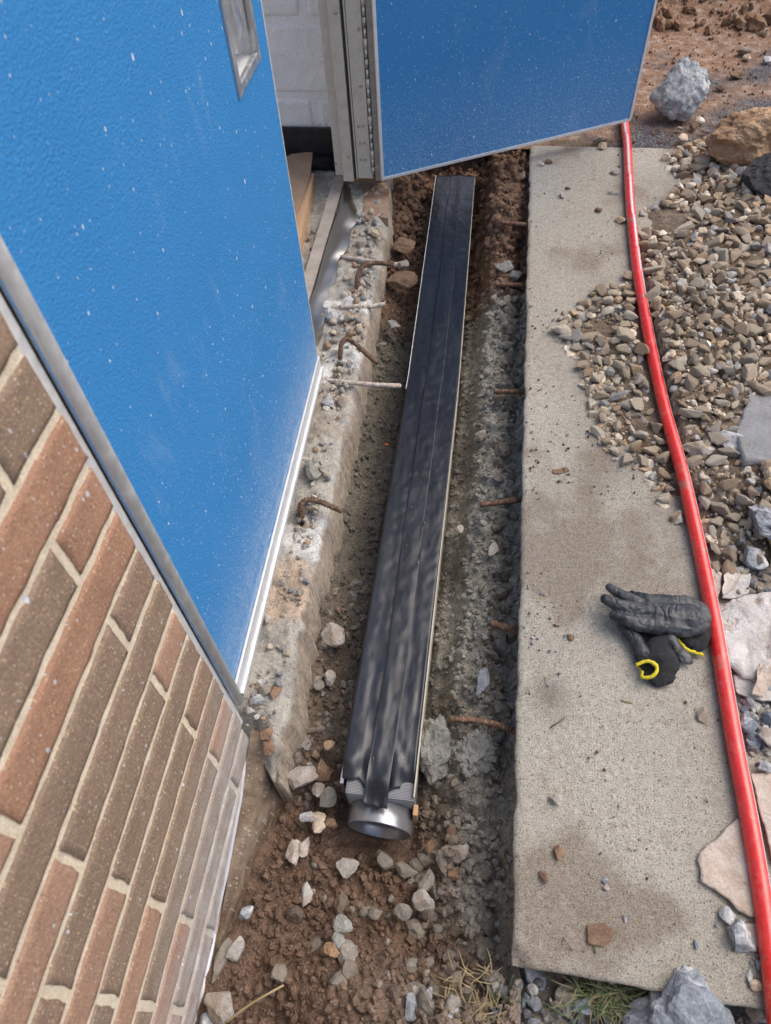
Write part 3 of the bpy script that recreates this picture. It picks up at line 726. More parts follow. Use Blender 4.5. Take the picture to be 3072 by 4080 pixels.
# ================================================================== INTERIOR
cw = empty('block_wall', (-.6, 2.29, 0)); tag(cw, 'white painted concrete block wall seen inside the open doorway', 'wall')
def block_mesh(L, H, seed):
    nx, nz = int(L/.006), int(H/.006); u = np.linspace(0, L, nx); v = np.linspace(0, H, nz); X, Z = np.meshgrid(u, v)
    ed = np.minimum(np.minimum(X, L-X), np.minimum(Z, H-Z)); P = P3(X, Z, seed)
    Y = .008*sst(.011, .002, ed)+fbm(P, 60, 4, seed)*.0011
    ny = nz; V = np.stack([X, Y, Z], -1).reshape(-1, 3)
    i = (np.arange(nz-1)[:, None]*nx+np.arange(nx-1)[None, :]).ravel(); Q = np.stack([i, i+1, i+nx+1, i+nx], 1).tolist()
    return mesh('block', V, Q, True)
bm_a = block_mesh(.394, .194, 3); bm_a.materials.append(M_block)
z_ref = onY(1165, 384, 2.29)[2]; x_ref = onY(1256, 430, 2.29)[0]; x_ref2 = onY(1212, 40, 2.29)[0]
for r in range(-1, 10):
    z0 = z_ref-.2032+r*.2032+.005
    xr = x_ref if r % 2 == 0 else x_ref-.2032
    for k in range(-3, 1):
        x0 = xr+k*.4064+.006
        if x0 > -.38: continue
        o = link('block', bm_a, None, cw); o.location = (x0+.6, 0, z0)
boxobj('mortar', (-1.6, .22, .0045, .20, -.2, 2.3), M_block, cw, 0)
bz = onY(1175, 512, 2.27)[2]; bz2 = onY(1236, 629, 2.255)[2]; bz3 = onY(1236, 684, 2.24)[2]
bb = empty('wall_base', (-.7, 2.275, 0)); tag(bb, 'black rubber base along the foot of the white block wall', 'skirting board')
boxobj('strip', (-.9, .23, .0, .010, bz2-.02, bz), M_base, bb, .002)
V, Q = tube([(-.9, -.012, (bz2+bz3)/2), (.23, -.012, (bz2+bz3)/2)], .026, 14); link('toe', mesh('toe', V, Q), M_base, bb)
fl = boxobj('floor', (-2.2, -.80, -.6, 2.30, -.06, -.004), M_sill, None, 0); tag(fl, kind='structure')
u = boxobj('wall', (-2.3, -2.2, -.6, 2.35, -.1, 2.9), M_block, None, 0); tag(u, kind='structure')
# board leaning on a timber
def prism(name, pts, dz, m, parent=None, jit=0.0, sag=None, thick_top=True):
    bm = bmesh.new(); pts = [np.array(p, float) for p in pts]
    t = [bm.verts.new(p) for p in pts]; b = [bm.verts.new(p-np.array([0, 0, dz])) for p in pts]; n = len(pts)
    bm.faces.new(t); bm.faces.new(b[::-1])
    for i in range(n): bm.faces.new([t[(i+1) % n], t[i], b[i], b[(i+1) % n]])
    bmesh.ops.triangulate(bm, faces=[f for f in bm.faces if len(f.verts) > 4])
    return bm_obj(name, bm, m, parent)
kb = prism('kraft_board', [onZ(x, y, .045) for x, y in ((1070, 700), (1141, 624), (1162, 613), (1246, 603), (1237, 690), (1185, 850), (1172, 950), (1120, 980))], .003, M_kraft)
tag(kb, 'brown kraft board lying on timber just inside the doorway', 'board')
tb = prism('timber', [onZ(x, y, .038) for x, y in ((1234, 688), (1251, 690), (1222, 845), (1196, 945), (1160, 1060), (1130, 1040), (1172, 900))], .04, M_wood)
tag(tb, 'raw pine timber offcut under the kraft board inside the doorway', 'timber')

# ================================================================== DOORS
def door_T(p0, p1):                                     # local x along the door, y out of its face (towards the viewer), z up
    p0 = np.array(p0, float); p1 = np.array(p1, float); ux = (p1-p0)/np.linalg.norm(p1-p0); uy = np.array([ux[1], -ux[0], 0])
    return Matrix(((ux[0], uy[0], 0, p0[0]), (ux[1], uy[1], 0, p0[1]), (0, 0, 1, 0), (0, 0, 0, 1)))
def panel_with_hole(W, z0, z1, hole, m, parent, T):
    x0, x1, h0, h1 = hole; bm = bmesh.new()
    def q(a, b, c, d_):
        vs = [bm.verts.new((a, 0, c)), bm.verts.new((b, 0, c)), bm.verts.new((b, 0, d_)), bm.verts.new((a, 0, d_))]; bm.faces.new(vs)
    q(0, W, z0, h0); q(0, x0, h0, h1); q(x1, W, h0, h1); q(0, W, h1, z1)
    bmesh.ops.remove_doubles(bm, verts=bm.verts, dist=1e-6)
    me_ = bm_obj('panel', bm, m, parent); return me_
# left leaf, closed: parallel to the wall
LD0, LD1 = (-.3555, .4090), (-.368, 1.222)
TL = door_T((LD0[0], LD0[1], 0), (LD1[0], LD1[1], 0)); WL = math.dist(LD0, LD1)
ld = empty('blue_door', (0, 0, 0)); ld.matrix_world = TL
tag(ld, 'closed light-catching blue pebbled door with recessed pull next to the brick wall', 'door')
LB = .115; DH = 2.25
hx0, hx1, hz0 = .618, .752, onX(958, 383, -.364)[2]
panel_with_hole(WL-.004, LB-.012, DH, (hx0+.008, hx1-.008, hz0+.010, hz0+.62), M_frp, ld, None)
boxobj('core', (.002, WL-.004, -.044, -.032, .07, DH), M_alu, ld, 0)
# hinge-side edge trim: rounded nose and flat flange
V, Q = tube([(.012, -.004, .062), (.012, -.004, DH)], .0105, 16); V[:, 1] = (V[:, 1]+.004)*.75-.001
link('edge_trim', mesh('edge_trim', V, Q), M_alu_white, ld)
boxobj('edge_strip', (WL-.004, WL, -.044, .0008, .07, DH), M_alu_white, ld, .0005)
# door sweep: flat bar, ridge and brush
SWZ0 = .072
sw = boxobj('door_sweep', (.016, WL-.001, .001, .0055, SWZ0, LB+.002), M_alu_white, ld, .001)
boxobj('ridge', (.016, WL-.001, .0055, .0105, SWZ0+.002, SWZ0+.013), M_alu_white, sw, .001)
bmv, bmf = [], []
r = random.Random(5)
for i in range(1100):
    x = .018+(WL-.02)*i/1100; L = r.uniform(.010, .017); dx = r.uniform(-.002, .002); dy = r.uniform(-.001, .006); k = len(bmv)
    bmv += [(x, .004, SWZ0+.001), (x+.0005, .004, SWZ0+.001), (x+dx, .004+dy, SWZ0-L)]; bmf.append((k, k+1, k+2))
link('brush', mesh('brush', bmv, bmf, False), M_grass if False else m_simple('brush_fibre', (.10, .10, .10), (.45, .46, .48), 500, .8), sw)
# recessed pull
pf = bmesh.new(); fw = .014; hz1 = hz0+.63
bm_box(pf, hx0, hx0+fw, -.004, .004, hz0, hz1, .0012); bm_box(pf, hx1-fw, hx1, -.004, .004, hz0, hz1, .0012)
bm_box(pf, hx0+fw, hx1-fw, -.004, .0037, hz0, hz0+fw, .0012); bm_box(pf, hx0+fw, hx1-fw, -.004, .0037, hz1-fw, hz1, .0012)
ph = bm_obj('pull_handle', pf, M_alu, ld)
M_cup = m_simple('handle_cup', (.62, .63, .62), (.72, .73, .72), 20, .35)
bmx = bmesh.new()
def rect(bm, pts): bm.faces.new([bm.verts.new(p) for p in pts])
a0, a1, c0, c1, dp = hx0+.010, hx1-.010, hz0+.010, hz1-.010, -.030
rect(bmx, [(a0, dp, c0), (a1, dp, c0), (a1, dp, c1), (a0, dp, c1)]); rect(bmx, [(a0, -.003, c0), (a1, -.003, c0), (a1, dp, c0), (a0, dp, c0)])
rect(bmx, [(a0, -.003, c0), (a0, dp, c0), (a0, dp, c1), (a0, -.003, c1)]); rect(bmx, [(a1, dp, c0), (a1, -.003, c0), (a1, -.003, c1), (a1, dp, c1)])
bm_obj('cup', bmx, M_cup, ph)
boxobj('grip', (hx0+.058, hx1-.018, -.014, -.004, hz0+.035, hz1-.03), M_alu, ph, .0015)
V, Q = tube([(hx0+.018, -.022, hz0+.085), (hx0+.042, -.022, hz0+.085)], .0055, 14); link('pin', mesh('pin', V, Q), M_steel, ph)
for i in range(3):
    pass
# right leaf, swung open over the trench
RD0, RD1 = (-.3400, 2.083), (.4250, 2.490)
TR = door_T((RD0[0], RD0[1], 0), (RD1[0], RD1[1], 0)); WR = math.dist(RD0, RD1)
rd = empty('blue_door'); rd.matrix_world = TR
tag(rd, 'dark blue pebbled door swung open across the far end of the trench', 'door')
RB = .060
bm = bmesh.new(); rect(bm, [(.008, .0, RB+.006), (WR-.008, .0, RB+.006), (WR-.008, .0, DH), (.008, 0, DH)]); bm_obj('panel', bm, M_frp, rd)
bm = bmesh.new(); rect(bm, [(WR-.008, -.044, RB+.006), (.008, -.044, RB+.006), (.008, -.044, DH), (WR-.008, -.044, DH)]); o = bm_obj('panel', bm, M_frp, rd)
boxobj('bottom_trim', (.0, WR, -.045, .002, RB, RB+.009), M_alu_white, rd, .0008)
boxobj('edge_trim', (0, .009, -.045, .0024, RB+.009, DH), M_alu_white, rd, .0008)
boxobj('edge_trim', (WR-.009, WR, -.045, .0024, RB+.009, DH), M_alu_white, rd, .0008)
# right-hand jamb
jy = 2.09
jb = empty('doorway_surround', (-.41, jy, .06)); tag(jb, 'taupe aluminium door frame with rivets, screws and a long hinge', 'door frame')
def jbx(name, x0, x1, y0, y1, z0, m=M_jamb, bev=.0008, z1=DH, par=None): return boxobj(name, (x0+.41, x1+.41, y0, y1, z0-.06, z1-.06), m, par or jb, bev)
jbx('face_strip', -.482, -.4565, .004, .20, .068)
cv = jbx('stop_cover', -.4565, -.425, -.008, .20, .056)
jbx('seal', -.4245, -.4115, .001, .20, .060, M_dark)
jbx('seal_bead', -.4165, -.4125, -.003, .001, .060, M_jamb)
pl = jbx('hinge_plate', -.4110, -.371, -.001, .20, .064)
jbx('foot_plate', -.4105, -.366, -.0025, -.0011, .064, M_jamb, .0003, z1=.086)
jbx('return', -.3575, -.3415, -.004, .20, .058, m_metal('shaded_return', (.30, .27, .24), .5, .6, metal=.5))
hg = jbx('hinge', -.3705, -.3580, .0, .05, .07, M_dark)
kn = 0; z = .075
while z < DH-.05:
    if kn % 2 == 0:
        V, Q = tube([(-.3643+.41, -.001, z-.06), (-.3643+.41, -.001, z+.0235-.06)], .0052, 10)
        link('knuckle', mesh('knuckle', V, Q), M_jamb if kn % 4 else M_steel, hg)
    else:
        V, Q = tube([(-.3643+.41, .001, z-.06), (-.3643+.41, .001, z+.0235-.06)], .0042, 10)
        link('knuckle', mesh('knuckle', V, Q), M_alu, hg)
    z += .0245; kn += 1
scr = bmesh.new()
bmesh.ops.create_cone(scr, cap_ends=True, segments=14, radius1=.0048, radius2=.0040, depth=.0014, matrix=Matrix.Rotation(math.radians(90), 4, 'X'))
for ang in (0, 90):
    b2 = bmesh.new(); bm_box(b2, -.0028, .0028, -.0011, -.0008, -.0005, .0005)
    b2.transform(Matrix.Rotation(math.radians(ang+20), 4, 'Y')); me_t = bpy.data.meshes.new('t'); b2.to_mesh(me_t); b2.free(); scr.from_mesh(me_t); bpy.data.meshes.remove(me_t)
scm = bpy.data.meshes.new('screw'); scr.to_mesh(scm); scr.free(); scm.materials.append(M_steel); scm.polygons.foreach_set('use_smooth', np.zeros(len(scm.polygons), bool))
for x, y in ((1436, 345), (1429, 504), (1447, 504), (1434, 571), (1452, 571), (1438, 637), (1456, 637), (1428, 118)):
    p = onY(x, y, jy-.002); o = link('screw', scm, None, pl); o.location = (p[0]+.41, -.0020, p[2]-.06)
for x, y in ((1337, 49), (1389, 623)):
    p = onY(x, y, jy-.008)
    V, Q = ico(2); V = V*np.array([.0050, .0022, .0050])+np.array([p[0]+.41, -.0088, p[2]-.06]); link('rivet', mesh('rivet', V, Q), M_steel, cv)
# scrawled figure on the frame foot
fc = bpy.data.curves.new('marking', 'FONT'); fc.body = '5'; fc.size = .019; fc.extrude = .0001; fm = bpy.data.objects.new('t', fc); COL.objects.link(fm); dgx = bpy.context.evaluated_depsgraph_get(); mm_ = bpy.data.meshes.new_from_object(fm.evaluated_get(dgx)); bpy.data.objects.remove(fm); bpy.data.curves.remove(fc)
mm_.materials.clear(); mm_.materials.append(M_dark); fm = link('marking', mm_, None, jb)
p = onY(1352, 655, jy+.004); fm.location = (p[0]+.41-.006, .0037, p[2]-.06-.003); fm.rotation_euler = (math.radians(90), math.radians(-95), 0)
# left-hand jamb strip (between brick end and door edge)
lj = boxobj('jamb', (-.03, .0510, .3875-jy, .4080-jy, -.06, DH-.06), M_alu_white, jb, .001)
hd = boxobj('head_rail', (-.03, .0510, .4085-jy, 2.136-jy, DH+.003-.06, 2.3075-.06), M_jamb, jb, .001)

# sill bar and the thin bright sheet
sp = [onZ(x, y, .014) for x, y in ((1332, 703), (1377, 704), (1236, 1182), (1150, 1560), (1120, 1600), (1215, 1085))]
sb = prism('sill_bar', [sp[0], sp[1], sp[2], onZ(1168, 1500, .014), onZ(1140, 1420, .014), sp[5]], .012, M_sill); tag(sb, 'scuffed pale sill bar running along the doorway floor', 'sill')
fpx = [((680, 290), (695, 300)), ((655, 360), (716, 345)), ((640, 430), (738, 430)), ((610, 560), (788, 560)), ((585, 640), (822, 665)), ((550, 740), (740, 780)), ((515, 850), (728, 900)), ((490, 940), (690, 985)), ((455, 1060), (612, 1085)), ((425, 1180), (606, 1200)), ((385, 1330), (560, 1350)), ((335, 1460), (530, 1450)), ((335, 1600), (500, 1600)), ((355, 1720), (470, 1720)), ((378, 1830), (440, 1840)), ((395, 1890), (405, 1910))]
rows = []
for k, (a, b) in enumerate(fpx):
    A = onZ(1100+a[0]/2.458, 600+a[1]/2.458, .020); B = onZ(1100+b[0]/2.458, 600+b[1]/2.458, .002)
    rows.append((A, B))
A = np.array([q[0] for q in rows]); B = np.array([q[1] for q in rows]); A = spline(A, .006); n = len(A)
Bs = spline(B, .006); Bs = np.stack([np.interp(np.linspace(0, 1, n), np.linspace(0, 1, len(Bs)), Bs[:, i]) for i in range(3)], 1)
tt = np.linspace(0, 1, 16); G_ = A[:, None]*(1-tt[None, :, None])+Bs[:, None]*tt[None, :, None]
G_[..., 2] += fbm(G_*np.array([1, .5, 1]), 16, 2, 91)*.006*np.sin(np.pi*tt)[None]+.006*np.sin(np.pi*tt)[None]
V = G_.reshape(-1, 3); i = (np.arange(n-1)[:, None]*16+np.arange(15)[None, :]).ravel(); Q = np.stack([i, i+16, i+17, i+1], 1)
fo = link('flashing', mesh('flashing', V, Q), M_film); tag(fo, 'thin shiny metallic sheet curling out from under the sill bar', 'metal sheet')
md = fo.modifiers.new('t', 'SOLIDIFY'); md.thickness = .0008
# old brick set into the ledge far end
ob = prism('paver_brick', [onZ(x, y, .004) for x, y in ((1450, 745), (1550, 750), (1546, 868), (1450, 862))], .03, M_oldbrick); tag(ob, 'old stained brick bedded in the footing below the frame', 'brick')

# ================================================================== CHANNEL DRAIN
ch = empty('channel_drain', (-.12, .33, -.175)); tag(ch, 'channel drain wrapped in black film lying along the trench', 'drain')
CO = np.array([-.12, .33, -.175])
cyl = np.array([.33, 1.35, 2.325]); cxl = np.array([-.1825, -.1765, -.1925]); cxr = np.array([-.0545, -.0500, -.0655])
ZT = -.046
def chx(y): return np.interp(y, cyl, cxl), np.interp(y, cyl, cxr)
def cover_strip(f0, f1, y0, y1, zoff, m, seed, wr=0.0, side=None):
    ys = np.arange(y0, y1, .006); nu = 26; U = np.linspace(f0, f1, nu)
    L, Rr = chx(ys); 
    wob = fbm(P3(ys*0, ys), 3.5, 3, seed)*.004; wob2 = fbm(P3(ys*0, ys), 3.5, 3, seed+1)*.003
    X = L[:, None]+(Rr-L)[:, None]*U[None]+np.where(np.abs(U-.5)[None] < .49, wob[:, None]*np.sin(np.pi*np.clip(U, 0, 1))[None], 0)
    Yg = np.repeat(ys[:, None], nu, 1)
    near = sst(1.0, .36, Yg)**1.3
    P = P3(X*4, Yg*.55)
    Z = ZT+zoff+fbm(P, 6, 3, seed+9)*.0008*(1+3.5*near)+np.abs(fbm(P3(X*1.5, Yg*.07), 13, 2, seed+4))*.0026*near+fbm(P3(X*3, Yg*3), 18, 3, seed+5)*.0007
    Z = Z-.010*sst(.025, -.01, U)[None]-.008*sst(.975, 1.01, U)[None]*near
    # ragged end
    if y0 < .5:
        rag = fbm(P3(U*1.3, 0*U), 4, 3, seed+2)*.010
        Yg = Yg+np.where(Yg < y0+.03, rag[None]*(1-(Yg-y0)/.03), 0)
        Z = Z-.012*sst(y0+.045, y0, Yg)+fbm(P3(X*2, Yg*1.2), 20, 2, seed+6)*.0045*sst(y0+.14, y0, Yg)
    A = np.stack([X, Yg, Z], -1)
    if side == 'L':
        lo = A[:, :1].repeat(4, 1).copy(); lo[..., 2] -= np.array([.075, .05, .025, .008]); lo[..., 0] += np.array([.012, .007, .001, -.002]); A = np.concatenate([lo, A], 1)
    if side == 'R':
        lo = A[:, -1:].repeat(3, 1).copy(); lo[..., 2] -= np.array([.008, .020, .034]); lo[..., 0] += np.array([.0015, .001, .000]); A = np.concatenate([A, lo], 1)
    ny, nx = A.shape[:2]; i = (np.arange(ny-1)[:, None]*nx+np.arange(nx-1)[None, :]).ravel(); Q = np.stack([i, i+1, i+nx+1, i+nx], 1)
    o = link('cover_strip', mesh('cover_strip', A.reshape(-1, 3)-CO, Q), m, ch)
    s_ = o.modifiers.new('t', 'SOLIDIFY'); s_.thickness = .0007; return o
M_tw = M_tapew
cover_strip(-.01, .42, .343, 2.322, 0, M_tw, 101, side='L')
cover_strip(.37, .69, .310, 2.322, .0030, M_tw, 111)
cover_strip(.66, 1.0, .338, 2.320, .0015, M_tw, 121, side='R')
boxo = []
def rail(f, w_, z0, z1, y0, y1, m, name):
    ys = np.linspace(y0, y1, 40); V = []; Q = []
    for k, y in enumerate(ys):
        L, Rr = chx(y); x = L+(Rr-L)*f
        V += [(x, y, z0), (x+w_, y, z0), (x+w_, y, z1), (x, y, z1)]
        if k:
            b = (k-1)*4
            for e in range(4): Q.append([b+e, b+(e+1) % 4, b+4+(e+1) % 4, b+4+e])
    Q += [[0, 3, 2, 1], [len(V)-4, len(V)-3, len(V)-2, len(V)-1]]
    return link(name, mesh(name, np.array(V)-CO, Q, False), m, ch)
rail(1.0, .0022, -.060, -.049, .33, 2.315, M_cream, 'side_rail'); rail(1.0, -.006, -.175, -.062, .34, 2.31, M_cream, 'side_wall')
rail(0.0, .006, -.175, -.056, .34, 2.31, M_plast, 'side_wall'); rail(-.012, .0016, -.0475, -.0455, 1.3, 2.318, M_alu_white, 'side_rail')
boxobj('floor_plate', (-.055, .050, .01, 1.97, .0, .006), M_plast, ch, 0)
boxobj('end_cap', (-.066, .056, 1.975, 1.982, .0, .124), M_plast, ch, .001)
# collar and outlet pipe
boxobj('collar', (-.052, .068, -.006, .03, .045, .118), M_rib, ch, .006)
def pipe(x, z, y0, y1, ro, ri, skew):
    n = 48; a = np.arange(n)/n*2*np.pi; V = []
    prof = [(ro, y0), (ro, y0+.001), (ro, y1), (ri, y1), (ri, y0), (ro-.0008, y0-.0008)]
    for rr, yy in prof:
        t = (yy-y0)/(y1-y0)
        V.append(np.stack([x+np.cos(a)*rr+skew*(1-t), np.full(n, yy)+np.cos(a)*rr*-.05*(1-t), z+np.sin(a)*rr], 1))
    V = np.concatenate(V); Q = []; m = len(prof)
    for k in range(m):
        for j in range(n): Q.append([k*n+j, k*n+(j+1) % n, ((k+1) % m)*n+(j+1) % n, ((k+1) % m)*n+j])
    return V, Q
V, Q = pipe(-.1115, -.1245, .288, .345, .0560, .0538, .001); link('outlet_pipe', mesh('outlet_pipe', V-CO, Q), M_plast, ch)
for (x0, y0) in ((.062, .05), (.060, 1.42), (.058, 1.62)):
    c_ = boxobj('clip', (x0, x0+.005, y0-.03, y0-.012+(.03 if y0 > 1 else 0), .08, .112), M_alu, ch, .001)
boxobj('stake', (.066, .074, -.020, -.002, .045, .09), M_wood, ch, .001)

# ================================================================== REBAR
def rebar(path, r, m, label, cat='rebar', group=None, seed=0):
    P = spline(path, .0013)
    def rf(s, a):
        k = ((s/.0062+np.sin(a)*.25) % 1.0); rib = np.exp(-((k-.5)/.2)**2)
        lon = np.exp(-((np.abs(np.sin(a/2+.4)))/.12)**2)*.7+np.exp(-((np.abs(np.cos(a/2+.4)))/.12)**2)*.7
        return 1+.24*np.maximum(rib*(1-.0*a), lon)
    V, Q = tube(P, r*.88, 14, rfun=rf); V = V+(fbm(V, 90, 3, seed)*.0006)[:, None]
    o = link('rebar', mesh('rebar', V, Q), m); tag(o, label, 'rebar', group); return o
def RZ(x, y, z): return onZ(x, y, z)
G_L, G_R = 'bars standing out of the footing', 'bar stubs standing out of the slab edge'
rebar([RZ(1290, 1022, -.008), RZ(1352, 1023, .0), RZ(1450, 1037, .008), RZ(1525, 1050, .006), RZ(1583, 1054, .004)], .0062, M_rustcem, 'cement-smeared bar farthest along the footing, crossing the dark hooked bar', seed=1, group=G_L)
rebar([RZ(1420, 1180, -.02), RZ(1424, 1140, .015), RZ(1428, 1092, .036), RZ(1445, 1062, .046), RZ(1480, 1048, .046), RZ(1530, 1049, .040), RZ(1570, 1054, .036)], .0068, M_rust, 'dark bent hook bar rising from the footing near the bright sheet', seed=2, group=G_L)
rebar([RZ(1300, 1226, -.004), RZ(1400, 1222, .002), RZ(1470, 1222, .004), RZ(1535, 1212, .004)], .0066, M_rustcem, 'white cement-caked bar lying flat across the footing between two hooks', seed=3, group=G_L)
rebar([RZ(1352, 1462, -.02), RZ(1356, 1420, .012), RZ(1360, 1375, .034), RZ(1378, 1352, .040), RZ(1405, 1362, .040), RZ(1455, 1405, .034), RZ(1502, 1448, .028)], .0062, M_rust, 'rusty hooked bar in white drill dust, middle of the three hooks', seed=4, group=G_L)
rebar([RZ(1262, 1512, -.004), RZ(1340, 1520, .002), RZ(1450, 1530, .004), RZ(1540, 1536, -.004), RZ(1594, 1537, -.022)], .0058, M_rustcem, 'long thin straight bar reaching from the footing under the drain', seed=5, group=G_L)
rebar([RZ(1190, 1828, -.004), RZ(1244, 1838, .002)], .0060, M_rustcem, 'short stub beside the door sweep between the footing lumps', seed=6, group=G_L)
rebar([RZ(1210, 2095, -.02), RZ(1202, 2055, .012), RZ(1198, 2018, .032), RZ(1218, 1994, .038), RZ(1258, 1994, .038), RZ(1310, 2014, .034), RZ(1362, 2036, .028)], .0064, M_rust, 'nearest rusty hooked bar in a white patch by the door bottom', seed=7, group=G_L)
for (a, b, lab, s) in (((1996, 885), (2112, 898), 'farthest bar stub out of the slab edge, just below the open door', 11),
                       ((1975, 1134), (2108, 1137), 'second farthest bar stub out of the slab edge, over grey lumps', 12),
                       ((1966, 1560), (2096, 1562), 'straight rusty stub midway along the slab edge, level with the gravel tail', 13),
                       ((1914, 2012), (2085, 1988), 'slightly upturned bar stub at the slab edge above grey trench stones', 14),
                       ((1955, 2482), (2085, 2524), 'short brown bar stub at the slab edge, next to last towards the camera', 15)):
    zb = -.004 if s == 11 else -.052; A = RZ(*a, zb); B = RZ(*b, zb-(.012 if s == 11 else 0))
    rebar([A, (A+B)/2, B+(B-A)*.25], .0068 if s != 15 else .0075, M_rust, lab, seed=s, group=G_R)
rebar([RZ(1792, 2865, -.045), RZ(1870, 2868, -.048), RZ(1950, 2880, -.052), RZ(2030, 2905, -.056), RZ(2110, 2940, -.062)], .0062, M_rust, 'long curved rusty bar nearest the camera, reaching towards the drain', seed=16, group=G_R)

# ================================================================== HOSE
hp = [(2488, 380), (2490, 489), (2500, 590), (2509, 784), (2522, 922), (2541, 1088), (2578, 1300), (2642, 1604), (2716, 1872), (2781, 2157), (2845, 2471), (2896, 2775), (2935, 3000), (2985, 3260), (3032, 3537), (3071, 3830), (3110, 4150), (3150, 4400)]
hpts = [onZ(x, y, .0135+(.010 if 1200 < y < 2100 else 0)) for x, y in hp]
hpts = [np.array([.30, 4.6, .10]), np.array([.38, 3.4, .016])]+hpts+[np.array([.60, -.45, -.03]), np.array([.72, -1.4, -.03])]
P = spline(hpts, .006); n = 28; V, Q = tube(P, .0136, n)
col = np.zeros((len(V), 3)); ring = np.arange(len(V))//n; ph_ = np.arange(len(V)) % n
yy = V[:, 1]; a0 = np.interp(P[ring, 1], [1.55, 1.9, 2.3, 2.6], [.55, 1.25, 1.65, 1.9])       # the printed stripe twists round the hose
d_ = np.abs(((np.arctan2((V-P[ring])[:, 2], (V-P[ring])[:, 0])-a0+np.pi) % (2*np.pi))-np.pi)
col[:, 1] = (d_ < .22)
ho = link('hose', mesh('hose', V, Q, True, col), M_hose); tag(ho, 'red rubber hose with a white woven stripe lying along the slab', 'hose')

# ================================================================== GLOVES
def blob(chains, voxel=.0014, smooth=4):
    bm = bmesh.new(); D, Fc = ico(2)
    for ch_ in chains:
        pts = [np.array(c[:3]) for c in ch_]; rs = [c[3] for c in ch_]; fl_ = [c[4] if len(c) > 4 else 1.0 for c in ch_]
        for i in range(len(pts)-1 if len(pts) > 1 else 1):
            j = min(i+1, len(pts)-1); L = np.linalg.norm(pts[j]-pts[i]); k = max(1, int(L/(min(rs[i], rs[j])*.28)))
            for t in np.arange(k+1)/k:
                c = pts[i]*(1-t)+pts[j]*t; rr = rs[i]*(1-t)+rs[j]*t; f_ = fl_[i]*(1-t)+fl_[j]*t
                vs = [bm.verts.new(c+q*np.array([rr, rr, rr*f_])) for q in D]
                for f in Fc: bm.faces.new([vs[x] for x in f])
    me = bpy.data.meshes.new('b'); bm.to_mesh(me); bm.free()
    o = bpy.data.objects.new('b', me); COL.objects.link(o)
    r_ = o.modifiers.new('r', 'REMESH'); r_.mode = 'VOXEL'; r_.voxel_size = voxel
    s_ = o.modifiers.new('s', 'SMOOTH'); s_.iterations = smooth; s_.factor = .5
    dg = bpy.context.evaluated_depsgraph_get(); dg.update(); ev = bpy.data.meshes.new_from_object(o.evaluated_get(dg))
    bpy.data.objects.remove(o); bpy.data.meshes.remove(me)
    n_ = len(ev.vertices); a = np.empty(n_*3, np.float32); ev.vertices.foreach_get('co', a); a = a.reshape(-1, 3)
    nn = np.empty(n_*3, np.float32); ev.vertices.foreach_get('normal', nn); nn = nn.reshape(-1, 3)
    cr = -np.maximum(0, .22-np.abs(fbm(a*np.array([1.25, .5, 1.0]), 48, 2, 3)))*.0060+fbm(a, 40, 3, 4)*.0012+fbm(a, 200, 2, 6)*.0003
    a = a+nn*cr[:, None]; ev.vertices.foreach_set('co', a.astype(np.float32).ravel())
    ev.polygons.foreach_set('use_smooth', np.ones(len(ev.polygons), bool)); return ev
def g_(x, y, z, r, f=1.0):
    p = onZ(2200+x/1.9106, 2200+y/1.9106, z); return (p[0], p[1], p[2], r, f)
S_ = 1/1.9106/1950.0                                    # crop px -> m near the gloves
def gr(px): return px*S_*1.32
gA = empty('work_glove', onZ(2640, 2420, 0)); tag(gA, 'upper black rubber-coated glove, palm up against the hose, fingers to the left', 'glove', 'pair of work gloves dropped on the slab')
def local(me, e):
    co_ = np.array(e.location); n_ = len(me.vertices); a = np.empty(n_*3, np.float32); me.vertices.foreach_get('co', a); a = a.reshape(-1, 3)-co_
    me.vertices.foreach_set('co', a.astype(np.float32).ravel()); me.update(); return me
A_ch = [
 [g_(438, 268, .030, gr(24)), g_(490, 305, .032, gr(30)), g_(560, 345, .034, gr(34)), g_(650, 385, .034, gr(38))],
 [g_(403, 358, .040, gr(28)), g_(500, 402, .042, gr(36)), g_(600, 432, .040, gr(38)), g_(720, 450, .038, gr(44))],
 [g_(470, 478, .036, gr(26)), g_(560, 512, .038, gr(36)), g_(660, 545, .036, gr(42)), g_(800, 560, .034, gr(52))],
 [g_(610, 312, .022, gr(20)), g_(660, 330, .026, gr(24)), g_(735, 352, .030, gr(26))],
 [g_(740, 380, .032, gr(44), .8), g_(880, 390, .036, gr(52), .75), g_(1010, 400, .036, gr(56), .75), g_(1120, 440, .032, gr(52), .8)],
 [g_(750, 450, .034, gr(60), .7), g_(900, 480, .038, gr(74), .65), g_(1040, 490, .038, gr(80), .65), g_(1120, 490, .032, gr(60), .75)],
 [g_(800, 540, .032, gr(52), .75), g_(920, 560, .034, gr(58), .75), g_(1040, 575, .032, gr(54), .8), g_(1110, 540, .028, gr(60), .8)],
]
link('shell', local(blob(A_ch), gA), M_glove, gA)
cuffA = [[g_(1130, 530, .022, gr(50), .7), g_(1140, 620, .018, gr(46), .7), g_(1120, 700, .013, gr(40), .6), g_(1090, 720, .012, gr(30), .6)],
         [g_(1020, 650, .018, gr(34), .6), g_(1090, 690, .016, gr(34), .6)], [g_(1150, 560, .02, gr(32)), g_(1160, 660, .016, gr(26))]]
link('cuff', local(blob(cuffA), gA), M_knit, gA)
def hem(pts, par, r_=gr(8)):
    p_ = spline([np.array(g_(*q, 0)[:3]) for q in pts], .002); V, Q = tube(p_, r_, 8); V = V+(fbm(V, 420, 2, 5)*.0009)[:, None]
    link('hem', mesh('hem', V-np.array(par.location), Q), M_yellow, par)
